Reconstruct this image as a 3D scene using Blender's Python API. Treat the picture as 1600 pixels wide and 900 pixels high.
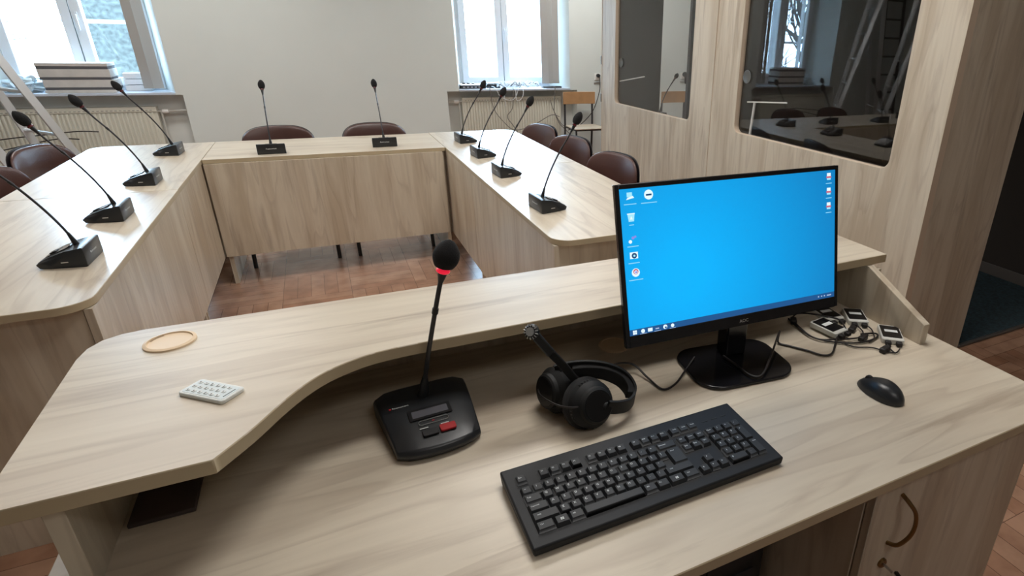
import bpy, bmesh, math, random
from mathutils import Vector, Matrix, Euler
random.seed(7)
PI = math.pi
scn = bpy.context.scene
for o in list(bpy.data.objects):
    bpy.data.objects.remove(o, do_unlink=True)
col = scn.collection

# ------------------------------------------------------------------ camera
cam_data = bpy.data.cameras.new('camera')
cam = bpy.data.objects.new('camera', cam_data)
col.objects.link(cam)
ROW_R = Vector((0.88770212410245, -0.45951664341541704, 0.028799189020299987))
ROW_D = Vector((-0.156669936717112, -0.36029091011651104, -0.9195895774836036))
ROW_F = Vector((0.4329428019878083, 0.8118096541133548, -0.3918234496495847))
CAM = Vector((0.0, 0.0, 1.445))
mw = Matrix.Identity(4)
for i in range(3):
    mw[i][0] = ROW_R[i]
    mw[i][1] = -ROW_D[i]
    mw[i][2] = -ROW_F[i]
    mw[i][3] = CAM[i]
cam.matrix_world = mw
cam_data.sensor_width = 36.0
cam_data.lens = 908.096815 / 1600 * 36.0
cam_data.shift_x = -(991.615 - 800) / 1600
cam_data.shift_y = (445.43 - 450) / 1600
cam_data.clip_start = 0.02
cam_data.clip_end = 200
scn.camera = cam

# ------------------------------------------------------------------ colour management
vs = scn.view_settings
vs.view_transform = 'Standard'
vs.look = 'None'
vs.exposure = 0.14
vs.gamma = 1.0
vs.use_curve_mapping = False

# ------------------------------------------------------------------ world and lights
world = bpy.data.worlds.new('overcast_sky')
scn.world = world
world.use_nodes = True
wn = world.node_tree
bg = wn.nodes['Background']
bg.inputs[0].default_value = (0.52, 0.76, 1.0, 1)
SKY = 36.0
bg.inputs[1].default_value = SKY


def lamp(name, loc, rot, sx, sy, power, color=(1, 1, 1), portal=False):
    d = bpy.data.lights.new(name, 'AREA')
    d.shape = 'RECTANGLE'
    d.size = sx
    d.size_y = sy
    d.energy = power
    d.color = color
    if portal:
        d.cycles.is_portal = True
    o = bpy.data.objects.new(name, d)
    col.objects.link(o)
    o.location = loc
    o.rotation_euler = rot
    return o


# daylight portals in the two window openings (they only guide the sky light)
lamp('window_daylight', (-1.90, 7.66, 1.65), (-PI / 2, 0, 0), 1.2, 1.6, 1, portal=True)
lamp('window_daylight', (2.13, 7.66, 1.65), (-PI / 2, 0, 0), 1.2, 1.6, 1, portal=True)
WARM = (1.0, 0.975, 0.94)
LAMPS = [(-1.0, 5.7, 27), (2.9, 6.1, 34), (-1.2, 3.3, 19), (0.9, 3.1, 23), (0.9, 1.3, 22), (0.9, -0.9, 6)]  # the pair over the tables fits the shelf shadow; the rest are added fill
for (lx, ly, lp) in LAMPS:
    lamp('ceiling_and_fill_lamp', (lx, ly, 2.93), (0, 0, 0), 1.15, 0.55, lp, WARM)

# ------------------------------------------------------------------ material helpers
MATS = {}


def new_mat(name):
    m = bpy.data.materials.new(name)
    m.use_nodes = True
    MATS[name] = m
    return m, m.node_tree.nodes, m.node_tree.links, m.node_tree.nodes['Principled BSDF']


def plain(name, c, rough=0.5, metal=0.0, bump=0.0, bscale=200, emit=None, estr=1.0, spec=None, var=0.0, vscale=6):
    m, n, l, b = new_mat(name)
    b.inputs['Base Color'].default_value = (*c, 1)
    b.inputs['Roughness'].default_value = rough
    b.inputs['Metallic'].default_value = metal
    if spec is not None:
        b.inputs['Specular IOR Level'].default_value = spec
    if emit:
        b.inputs['Emission Color'].default_value = (*emit, 1)
        b.inputs['Emission Strength'].default_value = estr
    tc = n.new('ShaderNodeTexCoord')
    if var:
        t = n.new('ShaderNodeTexNoise')
        t.inputs['Scale'].default_value = vscale
        t.inputs['Detail'].default_value = 4
        l.new(tc.outputs['Object'], t.inputs['Vector'])
        r = n.new('ShaderNodeValToRGB')
        r.color_ramp.elements[0].position = 0.3
        r.color_ramp.elements[1].position = 0.7
        r.color_ramp.elements[0].color = (*[x * (1 - var) for x in c], 1)
        r.color_ramp.elements[1].color = (*[min(1, x * (1 + var)) for x in c], 1)
        l.new(t.outputs['Fac'], r.inputs['Fac'])
        l.new(r.outputs['Color'], b.inputs['Base Color'])
    if bump:
        t = n.new('ShaderNodeTexNoise')
        t.inputs['Scale'].default_value = bscale
        l.new(tc.outputs['Object'], t.inputs['Vector'])
        bp = n.new('ShaderNodeBump')
        bp.inputs['Strength'].default_value = bump
        bp.inputs['Distance'].default_value = 0.002
        l.new(t.outputs['Fac'], bp.inputs['Height'])
        l.new(bp.outputs['Normal'], b.inputs['Normal'])
    return m


def wood(name, axis, seed=0.0, rough=0.34, light=(0.615, 0.545, 0.435), mid=(0.50, 0.42, 0.315), dark=(0.27, 0.205, 0.15), vein=0.42, spot=0.45):
    """pale wild-oak laminate, grain running along axis"""
    m, n, l, b = new_mat(name)
    tc = n.new('ShaderNodeTexCoord')
    mp = n.new('ShaderNodeMapping')
    s = {'X': (0.75, 7.5, 7.5), 'Y': (7.5, 0.75, 7.5), 'Z': (7.5, 7.5, 0.75)}[axis]
    mp.inputs['Scale'].default_value = s
    mp.inputs['Location'].default_value = (seed * 3.1, seed * 1.7, seed * 2.3)
    l.new(tc.outputs['Object'], mp.inputs['Vector'])
    wv = n.new('ShaderNodeTexNoise')              # slow warp so streaks wander
    wv.inputs['Scale'].default_value = 0.8
    wv.inputs['Detail'].default_value = 2
    l.new(mp.outputs['Vector'], wv.inputs['Vector'])
    mixv = n.new('ShaderNodeVectorMath')
    mixv.operation = 'MULTIPLY_ADD'
    l.new(wv.outputs['Color'], mixv.inputs[0])
    mixv.inputs[1].default_value = (0.9, 0.9, 0.9)
    l.new(mp.outputs['Vector'], mixv.inputs[2])
    a = n.new('ShaderNodeTexNoise')               # broad tone bands
    a.inputs['Scale'].default_value = 1.1
    a.inputs['Detail'].default_value = 4
    a.inputs['Roughness'].default_value = 0.6
    l.new(mixv.outputs[0], a.inputs['Vector'])
    ra = n.new('ShaderNodeValToRGB')
    e = ra.color_ramp.elements
    e[0].position = 0.40
    e[0].color = (*mid, 1)
    e[1].position = 0.57
    e[1].color = (*light, 1)
    l.new(a.outputs['Fac'], ra.inputs['Fac'])
    s2 = n.new('ShaderNodeTexNoise')              # dark cracks and veins
    s2.inputs['Scale'].default_value = 1.7
    s2.inputs['Detail'].default_value = 6
    s2.inputs['Roughness'].default_value = 0.6
    s2.inputs['Distortion'].default_value = 0.35
    off = n.new('ShaderNodeVectorMath')
    off.operation = 'ADD'
    off.inputs[1].default_value = (17.3 + seed, 5.1, 9.7)
    l.new(mixv.outputs[0], off.inputs[0])
    l.new(off.outputs[0], s2.inputs['Vector'])
    rs = n.new('ShaderNodeValToRGB')
    rs.color_ramp.elements[0].position = 0.55
    rs.color_ramp.elements[0].color = (0, 0, 0, 1)
    rs.color_ramp.elements[1].position = 0.68
    rs.color_ramp.elements[1].color = (spot, spot, spot, 1)
    l.new(s2.outputs['Fac'], rs.inputs['Fac'])
    mx0 = n.new('ShaderNodeMix')
    mx0.data_type = 'RGBA'
    l.new(rs.outputs['Color'], mx0.inputs['Factor'])
    l.new(ra.outputs['Color'], mx0.inputs['A'])
    mx0.inputs['B'].default_value = (*dark, 1)
    rn = n.new('ShaderNodeTexNoise')              # long thin growth lines
    rn.inputs['Scale'].default_value = 0.9
    rn.inputs['Detail'].default_value = 2.5
    of2 = n.new('ShaderNodeVectorMath')
    of2.operation = 'ADD'
    of2.inputs[1].default_value = (3.3, 41.1 + seed, 22.7)
    l.new(mixv.outputs[0], of2.inputs[0])
    l.new(of2.outputs[0], rn.inputs['Vector'])
    rr_ = n.new('ShaderNodeValToRGB')
    el = rr_.color_ramp.elements
    el[0].position = 0.44; el[0].color = (0, 0, 0, 1)
    el[1].position = 0.452; el[1].color = (0.6, 0.6, 0.6, 1)
    for (p_, c_) in ((0.475, 0.0), (0.553, 0.0), (0.562, 0.7), (0.60, 0.0)):
        e_ = el.new(p_); e_.color = (c_, c_, c_, 1)
    l.new(rn.outputs['Fac'], rr_.inputs['Fac'])
    vm = n.new('ShaderNodeMath'); vm.operation = 'MULTIPLY'; vm.inputs[1].default_value = vein
    l.new(rr_.outputs['Color'], vm.inputs[0])
    mx = n.new('ShaderNodeMix')
    mx.data_type = 'RGBA'
    l.new(vm.outputs[0], mx.inputs['Factor'])
    l.new(mx0.outputs['Result'], mx.inputs['A'])
    mx.inputs['B'].default_value = (*[c_ * 1.12 for c_ in dark], 1)
    f = n.new('ShaderNodeTexNoise')               # fine fibre
    f.inputs['Scale'].default_value = 9
    f.inputs['Detail'].default_value = 3
    l.new(mp.outputs['Vector'], f.inputs['Vector'])
    rf = n.new('ShaderNodeValToRGB')
    rf.color_ramp.elements[0].position = 0.3
    rf.color_ramp.elements[0].color = (0.95, 0.945, 0.94, 1)
    rf.color_ramp.elements[1].position = 0.7
    rf.color_ramp.elements[1].color = (1.02, 1.02, 1.02, 1)
    l.new(f.outputs['Fac'], rf.inputs['Fac'])
    m2 = n.new('ShaderNodeMix')
    m2.data_type = 'RGBA'
    m2.blend_type = 'MULTIPLY'
    m2.inputs['Factor'].default_value = 1
    l.new(mx.outputs['Result'], m2.inputs['A'])
    l.new(rf.outputs['Color'], m2.inputs['B'])
    l.new(m2.outputs['Result'], b.inputs['Base Color'])
    b.inputs['Roughness'].default_value = rough
    return m


def glass(name, tint=(1, 1, 1), rmul=1.0):
    m, n, l, b = new_mat(name)
    n.remove(b)
    out = n['Material Output']
    g = n.new('ShaderNodeNewGeometry')
    d = n.new('ShaderNodeVectorMath')
    d.operation = 'DOT_PRODUCT'
    l.new(g.outputs['Incoming'], d.inputs[0])
    l.new(g.outputs['Normal'], d.inputs[1])
    ab = n.new('ShaderNodeMath'); ab.operation = 'ABSOLUTE'
    l.new(d.outputs['Value'], ab.inputs[0])
    inv = n.new('ShaderNodeMath'); inv.operation = 'SUBTRACT'; inv.inputs[0].default_value = 1
    l.new(ab.outputs[0], inv.inputs[1])
    pw = n.new('ShaderNodeMath'); pw.operation = 'POWER'; pw.inputs[1].default_value = 5
    l.new(inv.outputs[0], pw.inputs[0])
    ma = n.new('ShaderNodeMath'); ma.operation = 'MULTIPLY_ADD'
    ma.inputs[1].default_value = 0.955 * rmul
    ma.inputs[2].default_value = 0.045 * rmul
    l.new(pw.outputs[0], ma.inputs[0])
    t = n.new('ShaderNodeBsdfTransparent'); t.inputs[0].default_value = (*tint, 1)
    gl = n.new('ShaderNodeBsdfGlossy'); gl.inputs['Roughness'].default_value = 0.0
    mx = n.new('ShaderNodeMixShader')
    l.new(ma.outputs[0], mx.inputs[0])
    l.new(t.outputs[0], mx.inputs[1])
    l.new(gl.outputs[0], mx.inputs[2])
    l.new(mx.outputs[0], out.inputs['Surface'])
    return m


def parquet(name):
    m, n, l, b = new_mat(name)
    tc = n.new('ShaderNodeTexCoord')
    mp = n.new('ShaderNodeMapping')
    mp.inputs['Rotation'].default_value = (0, 0, 0)
    l.new(tc.outputs['Object'], mp.inputs['Vector'])
    ck = n.new('ShaderNodeTexChecker')
    ck.inputs['Scale'].default_value = 1 / 0.36
    ck.inputs['Color1'].default_value = (0, 0, 0, 1)
    ck.inputs['Color2'].default_value = (1, 1, 1, 1)
    l.new(mp.outputs['Vector'], ck.inputs['Vector'])
    cols = []
    for k in range(2):
        mr = n.new('ShaderNodeMapping')
        mr.inputs['Rotation'].default_value = (0, 0, k * PI / 2)
        l.new(mp.outputs['Vector'], mr.inputs['Vector'])
        br = n.new('ShaderNodeTexBrick')
        br.inputs['Scale'].default_value = 1.0
        br.inputs['Brick Width'].default_value = 0.36
        br.inputs['Row Height'].default_value = 0.072
        br.inputs['Mortar Size'].default_value = 0.0012
        br.offset = 0.0
        br.inputs['Color1'].default_value = (0.30, 0.155, 0.095, 1)
        br.inputs['Color2'].default_value = (0.40, 0.235, 0.155, 1)
        br.inputs['Mortar'].default_value = (0.13, 0.07, 0.045, 1)
        l.new(mr.outputs['Vector'], br.inputs['Vector'])
        cols.append(br.outputs['Color'])
    mx = n.new('ShaderNodeMix'); mx.data_type = 'RGBA'
    l.new(ck.outputs['Fac'], mx.inputs['Factor'])
    l.new(cols[0], mx.inputs['A']); l.new(cols[1], mx.inputs['B'])
    nz = n.new('ShaderNodeTexNoise'); nz.inputs['Scale'].default_value = 9; nz.inputs['Detail'].default_value = 6
    l.new(tc.outputs['Object'], nz.inputs['Vector'])
    rr = n.new('ShaderNodeValToRGB')
    rr.color_ramp.elements[0].position = 0.3; rr.color_ramp.elements[0].color = (0.75, 0.72, 0.7, 1)
    rr.color_ramp.elements[1].position = 0.7; rr.color_ramp.elements[1].color = (1.15, 1.15, 1.15, 1)
    l.new(nz.outputs['Fac'], rr.inputs['Fac'])
    m2 = n.new('ShaderNodeMix'); m2.data_type = 'RGBA'; m2.blend_type = 'MULTIPLY'; m2.inputs['Factor'].default_value = 1
    l.new(mx.outputs['Result'], m2.inputs['A']); l.new(rr.outputs['Color'], m2.inputs['B'])
    l.new(m2.outputs['Result'], b.inputs['Base Color'])
    b.inputs['Roughness'].default_value = 0.24
    return m


wood('oak_x', 'X', 0.0, mid=(0.545, 0.47, 0.37)); wood('oak_y', 'Y', 1.3); wood('oak_z', 'Z', 2.1)
wood('oak_shelf', 'X', 4.2, mid=(0.545, 0.47, 0.37)); wood('oak_booth', 'Z', 5.7, rough=0.5); wood('oak_conf_x', 'X', 7.1, rough=0.33, mid=(0.545, 0.47, 0.37))
wood('oak_conf_y', 'Y', 8.4, rough=0.33, mid=(0.545, 0.47, 0.37)); wood('oak_conf_z', 'Z', 9.9)
wood('oak_cab', 'Z', 12.4)
plain('oak_edge', (0.47, 0.385, 0.255), 0.42, var=0.06)
plain('wall_paint', (0.70, 0.745, 0.72), 0.9, bump=0.15, bscale=120, var=0.02, vscale=2)
plain('wall_dark', (0.40, 0.36, 0.31), 0.9)
plain('niche_paint', (0.72, 0.74, 0.71), 0.9, var=0.05, vscale=5)
plain('ceiling_paint', (0.80, 0.80, 0.77), 0.9)
parquet('parquet')
plain('pvc', (0.82, 0.86, 0.9), 0.3)
plain('seal_rubber', (0.03, 0.04, 0.06), 0.6)
plain('sill_stone', (0.55, 0.62, 0.72), 0.35)
plain('radiator_enamel', (0.70, 0.69, 0.60), 0.35)
plain('radiator_gap', (0.36, 0.36, 0.31), 0.6)
plain('pipe', (0.62, 0.62, 0.58), 0.4)
plain('valve_white', (0.85, 0.85, 0.82), 0.35)
plain('black_plastic', (0.012, 0.013, 0.015), 0.42)
plain('black_satin', (0.018, 0.020, 0.023), 0.33)
plain('black_gloss', (0.008, 0.008, 0.010), 0.16)
plain('black_matte', (0.010, 0.0105, 0.011), 0.6, spec=0.3)
plain('black_soft', (0.010, 0.010, 0.011), 0.75, bump=0.6, bscale=900)
plain('black_rubber', (0.010, 0.008, 0.008), 0.55)
plain('key_black', (0.019, 0.021, 0.024), 0.5, spec=0.35)
plain('keyboard_case', (0.009, 0.010, 0.012), 0.5, spec=0.28)
plain('key_well', (0.006, 0.006, 0.007), 0.6)
plain('legend_white', (0.75, 0.80, 0.82), 0.5)
plain('dark_slot', (0.004, 0.004, 0.005), 0.3)
plain('foam', (0.007, 0.007, 0.008), 0.95, bump=1.0, bscale=700)
plain('ring_off', (0.10, 0.008, 0.012), 0.3)
plain('ring_on', (0.5, 0.01, 0.02), 0.4, emit=(1.0, 0.02, 0.06), estr=0.6)
plain('steel_neck', (0.05, 0.05, 0.055), 0.35, metal=0.6)
plain('silver', (0.6, 0.6, 0.6), 0.35, metal=0.9)
plain('lcd_grey', (0.10, 0.10, 0.115), 0.25)
plain('red_button', (0.42, 0.018, 0.022), 0.4)
plain('print_white', (0.75, 0.78, 0.78), 0.5)
plain('print_red', (0.4, 0.01, 0.02), 0.5)
plain('brown_vinyl', (0.075, 0.034, 0.028), 0.28, bump=0.35, bscale=260, var=0.1, vscale=8)
plain('chair_black', (0.012, 0.010, 0.012), 0.4)
plain('plywood', (0.44, 0.25, 0.12), 0.4, var=0.12, vscale=9)
plain('plywood_seat', (0.55, 0.48, 0.38), 0.4, var=0.1, vscale=9)
plain('aluminium', (0.72, 0.74, 0.76), 0.3, metal=0.7)
plain('dark_metal', (0.03, 0.03, 0.035), 0.5)
plain('blind_fabric', (0.42, 0.41, 0.385), 0.9, bump=0.3, bscale=300)
plain('box_light', (0.60, 0.58, 0.55), 0.8, var=0.06, vscale=14)
plain('box_dark', (0.10, 0.10, 0.11), 0.7)
plain('paper_white', (0.82, 0.84, 0.86), 0.7)
plain('bag', (0.55, 0.66, 0.72), 0.3, bump=1.0, bscale=40)
plain('cable_white', (0.75, 0.78, 0.80), 0.5)
plain('cable_grey', (0.16, 0.15, 0.14), 0.6)
plain('cable_black', (0.012, 0.009, 0.009), 0.5)
plain('felt_dark', (0.035, 0.028, 0.024), 0.95, bump=0.5, bscale=300)
plain('carpet_teal', (0.018, 0.036, 0.045), 0.98, bump=1.0, bscale=260, var=0.45, vscale=55)
plain('baseboard_grey', (0.10, 0.088, 0.08), 0.6)
plain('booth_edge', (0.62, 0.50, 0.38), 0.5)
plain('hinge_metal', (0.14, 0.13, 0.12), 0.4, metal=0.6)
plain('grommet_plastic', (0.78, 0.60, 0.40), 0.45)
plain('grommet_dark', (0.32, 0.22, 0.12), 0.5)
plain('remote_white', (0.76, 0.79, 0.77), 0.5)
plain('remote_button', (0.68, 0.76, 0.78), 0.5)
plain('remote_ink', (0.06, 0.08, 0.10), 0.5)
plain('brass', (0.22, 0.135, 0.055), 0.3, metal=0.9)
plain('device_white', (0.62, 0.62, 0.58), 0.4)
plain('folder_dark', (0.065, 0.045, 0.040), 0.7)
plain('bark', (0.055, 0.050, 0.045), 0.95, bump=1.0, bscale=20)
plain('moss_wall', (0.030, 0.034, 0.031), 0.95, bump=1, bscale=20, var=0.6, vscale=22)
plain('facade', (0.50, 0.50, 0.48), 0.9)
plain('ground_out', (0.25, 0.26, 0.24), 0.95)
plain('lamp_white', (0.8, 0.8, 0.8), 0.4, emit=(1, 0.95, 0.88), estr=2.0)
plain('disc_clear', (0.10, 0.10, 0.095), 0.2)
plain('white_lacquer', (0.80, 0.80, 0.78), 0.35)
glass('window_glass'); glass('booth_glass', rmul=1.25)
for nm, c in (('ic_white', (0.75, 0.9, 1.0)), ('ic_pale', (0.35, 0.75, 0.95)), ('ic_red', (0.55, 0.12, 0.18)), ('ic_navy', (0.01, 0.06, 0.16)),
              ('ic_label', (0.25, 0.62, 0.85)), ('ic_purple', (0.25, 0.25, 0.7)), ('ic_taskbar', (0.012, 0.085, 0.25)), ('ic_line', (0.35, 0.45, 0.65))):
    plain(nm, (0, 0, 0), 0.4, emit=c, estr=1.0)
# desktop wallpaper on the lit screen, viewing-angle glow painted in as a gradient
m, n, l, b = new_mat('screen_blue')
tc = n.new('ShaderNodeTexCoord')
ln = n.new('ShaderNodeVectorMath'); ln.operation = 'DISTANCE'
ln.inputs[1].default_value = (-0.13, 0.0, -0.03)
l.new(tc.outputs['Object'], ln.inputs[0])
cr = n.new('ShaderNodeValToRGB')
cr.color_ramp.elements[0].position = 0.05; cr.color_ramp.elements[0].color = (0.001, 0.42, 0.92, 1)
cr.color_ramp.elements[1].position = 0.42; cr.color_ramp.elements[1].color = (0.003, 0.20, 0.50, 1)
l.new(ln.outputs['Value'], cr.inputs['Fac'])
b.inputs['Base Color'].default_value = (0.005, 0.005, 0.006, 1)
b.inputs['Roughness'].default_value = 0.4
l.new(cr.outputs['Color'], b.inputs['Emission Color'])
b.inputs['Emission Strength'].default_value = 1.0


# ------------------------------------------------------------------ mesh helpers
_txt = {}


def text_geo(s):
    if s in _txt:
        return _txt[s]
    cu = bpy.data.curves.new('t', 'FONT')
    cu.body = s
    cu.size = 1.0
    cu.resolution_u = 2
    cu.align_x = 'CENTER'
    cu.align_y = 'CENTER'
    ob = bpy.data.objects.new('t', cu)
    me = bpy.data.meshes.new_from_object(ob)
    r = ([v.co.copy() for v in me.vertices], [tuple(p.vertices) for p in me.polygons])
    bpy.data.objects.remove(ob)
    bpy.data.curves.remove(cu)
    bpy.data.meshes.remove(me)
    _txt[s] = r
    return r


class MB:
    def __init__(s, mat):
        s.mats = [mat]; s.v = []; s.f = []; s.mi = []
        s.M = Matrix.Identity(4)

    def add(s, vs_, fs, mat=None):
        k = 0
        if mat:
            if mat not in s.mats:
                s.mats.append(mat)
            k = s.mats.index(mat)
        o = len(s.v)
        s.v += [s.M @ Vector(v) for v in vs_]
        s.f += [tuple(i + o for i in f) for f in fs]
        s.mi += [k] * len(fs)
        return s

    def box(s, x0, y0, z0, x1, y1, z1, mat=None):
        x0, x1 = min(x0, x1), max(x0, x1); y0, y1 = min(y0, y1), max(y0, y1); z0, z1 = min(z0, z1), max(z0, z1)
        v = [(x0, y0, z0), (x1, y0, z0), (x1, y1, z0), (x0, y1, z0), (x0, y0, z1), (x1, y0, z1), (x1, y1, z1), (x0, y1, z1)]
        return s.add(v, [(0, 3, 2, 1), (4, 5, 6, 7), (0, 1, 5, 4), (1, 2, 6, 5), (2, 3, 7, 6), (3, 0, 4, 7)], mat)

    def hexa(s, v, mat=None):
        return s.add(v, [(0, 3, 2, 1), (4, 5, 6, 7), (0, 1, 5, 4), (1, 2, 6, 5), (2, 3, 7, 6), (3, 0, 4, 7)], mat)

    def slab(s, poly, z0, z1, emat):
        n_ = len(poly)
        vv = [(p[0], p[1], z0) for p in poly] + [(p[0], p[1], z1) for p in poly]
        s.add(vv, [tuple(range(n_))[::-1], tuple(range(n_, 2 * n_))])
        return s.add(vv, [(i, (i + 1) % n_, (i + 1) % n_ + n_, i + n_) for i in range(n_)], emat)

    def prism(s, poly, z0, z1, mat=None, map_=None):
        n_ = len(poly)
        vv = [(p[0], p[1], z0) for p in poly] + [(p[0], p[1], z1) for p in poly]
        if map_:
            vv = [map_(*p) for p in vv]
        fs = [tuple(range(n_))[::-1], tuple(range(n_, 2 * n_))] + [(i, (i + 1) % n_, (i + 1) % n_ + n_, i + n_) for i in range(n_)]
        return s.add(vv, fs, mat)

    def tube(s, pts, r, seg=8, mat=None, cap=True):
        pts = [Vector(p) for p in pts]
        n_ = len(pts)
        rr = r if isinstance(r, (list, tuple)) else [r] * n_
        t0 = (pts[1] - pts[0]).normalized()
        up = Vector((0, 0, 1)) if abs(t0.z) < 0.9 else Vector((1, 0, 0))
        a = t0.cross(up).normalized()
        vv = []
        for i, p in enumerate(pts):
            t = (pts[min(i + 1, n_ - 1)] - pts[max(i - 1, 0)]).normalized()
            a = (a - t * a.dot(t))
            if a.length < 1e-6:
                a = t.orthogonal()
            a.normalize()
            b_ = t.cross(a)
            for k in range(seg):
                th = 2 * PI * k / seg
                vv.append(p + (a * math.cos(th) + b_ * math.sin(th)) * rr[i])
        fs = []
        for i in range(n_ - 1):
            for k in range(seg):
                q = (k + 1) % seg
                fs.append((i * seg + k, i * seg + q, (i + 1) * seg + q, (i + 1) * seg + k))
        if cap:
            fs.append(tuple(range(seg))[::-1]); fs.append(tuple((n_ - 1) * seg + k for k in range(seg)))
        return s.add(vv, fs, mat)

    def lathe(s, prof, seg=24, mat=None, origin=(0, 0, 0), axis=(0, 0, 1)):
        """prof: list of (radius, height) along axis"""
        ax = Vector(axis).normalized()
        q = Vector((0, 0, 1)).rotation_difference(ax).to_matrix()
        vv = []; fs = []
        for (r, h) in prof:
            for k in range(seg):
                th = 2 * PI * k / seg
                vv.append(Vector(origin) + q @ Vector((r * math.cos(th), r * math.sin(th), h)))
        for i in range(len(prof) - 1):
            for k in range(seg):
                w = (k + 1) % seg
                fs.append((i * seg + k, i * seg + w, (i + 1) * seg + w, (i + 1) * seg + k))
        if prof[0][0] > 1e-5: fs.append(tuple(range(seg))[::-1])
        if prof[-1][0] > 1e-5: fs.append(tuple((len(prof) - 1) * seg + k for k in range(seg)))
        return s.add(vv, fs, mat)

    def text(s, body, size, M, mat):
        vv, fs = text_geo(body)
        old = s.M
        s.M = old @ M
        s.add([v * size for v in vv], fs, mat)
        s.M = old
        return s

    def build(s, name, parent=None, bevel=0, segs=2, smooth=True, sub=0, loc=None, rot=None, sharp=35):
        me = bpy.data.meshes.new(name)
        bm = bmesh.new()
        bv = [bm.verts.new(v) for v in s.v]
        for f, k in zip(s.f, s.mi):
            try:
                fc = bm.faces.new([bv[i] for i in f]); fc.material_index = k; fc.smooth = smooth
            except ValueError:
                pass
        bmesh.ops.remove_doubles(bm, verts=bm.verts, dist=1e-6)
        bmesh.ops.dissolve_degenerate(bm, edges=bm.edges, dist=1e-7)
        bm.normal_update()
        if smooth:
            for e_ in bm.edges:
                if len(e_.link_faces) == 2 and e_.calc_face_angle(0) > math.radians(sharp):
                    e_.smooth = False
        bm.to_mesh(me); bm.free()
        for m_ in s.mats:
            me.materials.append(MATS[m_])
        o = bpy.data.objects.new(name, me)
        col.objects.link(o)
        if parent: o.parent = parent
        if loc: o.location = loc
        if rot: o.rotation_euler = rot
        if bevel:
            md = o.modifiers.new('bevel', 'BEVEL'); md.width = bevel; md.segments = segs; md.limit_method = 'ANGLE'
            md.angle_limit = math.radians(40); md.harden_normals = False
        if sub:
            md = o.modifiers.new('sub', 'SUBSURF'); md.levels = sub; md.render_levels = sub
        return o


def tag(o, label=None, cat=None, group=None, kind=None):
    if label: o['label'] = label
    if cat: o['category'] = cat
    if group: o['group'] = group
    if kind: o['kind'] = kind
    return o


def thing(name, label, cat, loc=(0, 0, 0), rz=0.0, group=None):
    o = bpy.data.objects.new(name, None)
    o.empty_display_size = 0.05
    col.objects.link(o)
    o.location = loc; o.rotation_euler = (0, 0, rz)
    return tag(o, label, cat, group)


def struct(o):
    o['kind'] = 'structure'
    return o


def children(o):
    return [c for c in bpy.data.objects if c.parent == o]


def dup(root, loc, rz, label, group=None):
    def rec(o, par):
        c = o.copy(); col.objects.link(c)
        c.parent = par
        for ch in KIDS[o.name]:
            rec(ch, c)
        return c
    KIDS = {}
    def scan(o):
        KIDS[o.name] = children(o)
        for ch in KIDS[o.name]: scan(ch)
    scan(root)
    r = rec(root, None)
    r.location = loc; r.rotation_euler = (0, 0, rz)
    r['label'] = label
    if group: r['group'] = group
    return r


def rrect(x0, y0, x1, y1, r, n_=6):
    """rounded rectangle CCW; r scalar or four radii (bl, br, tr, tl)"""
    rr = r if isinstance(r, (list, tuple)) else [r] * 4
    out = []
    for (cx, cy, q, a0) in ((x0, y0, rr[0], PI), (x1, y0, rr[1], 1.5 * PI), (x1, y1, rr[2], 0), (x0, y1, rr[3], 0.5 * PI)):
        sx = 1 if cx == x0 else -1
        sy = 1 if cy == y0 else -1
        if q < 1e-5:
            out.append((cx, cy)); continue
        for k in range(n_ + 1):
            a = a0 + 0.5 * PI * k / n_
            out.append((cx + sx * q + q * math.cos(a), cy + sy * q + q * math.sin(a)))
    return out


def smooth_path(pts, n_=8):
    pts = [Vector(p) for p in pts]
    P = [pts[0]] + pts + [pts[-1]]
    out = []
    for i in range(1, len(P) - 2):
        a, b_, c, d = P[i - 1], P[i], P[i + 1], P[i + 2]
        for k in range(n_):
            t = k / n_
            out.append(0.5 * ((2 * b_) + (c - a) * t + (2 * a - 5 * b_ + 4 * c - d) * t * t + (3 * b_ - a - 3 * c + d) * t ** 3))
    out.append(pts[-1])
    return out


def holed_plate(mb, outer, holes, map_, t0, t1, mat=None, edge_mat=None):
    """flat plate with holes: outer/holes are 2D loops, map_(u, v, t) gives 3D"""
    bm = bmesh.new()
    edges = []
    for lp in [outer] + holes:
        vv = [bm.verts.new((p[0], p[1], 0)) for p in lp]
        for i in range(len(vv)):
            edges.append(bm.edges.new((vv[i], vv[(i + 1) % len(vv)])))
    bmesh.ops.triangle_fill(bm, use_beauty=True, edges=edges)
    bm.verts.index_update()
    V = [v.co.copy() for v in bm.verts]
    F = [tuple(v.index for v in f.verts) for f in bm.faces]
    bm.free()
    mb.add([map_(v.x, v.y, t0) for v in V], F, mat)
    mb.add([map_(v.x, v.y, t1) for v in V], [f[::-1] for f in F], mat)
    for lp in [outer] + holes:
        n_ = len(lp)
        mb.add([map_(p[0], p[1], t0) for p in lp] + [map_(p[0], p[1], t1) for p in lp],
               [(i, (i + 1) % n_, (i + 1) % n_ + n_, i + n_) for i in range(n_)], edge_mat or mat)


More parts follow.
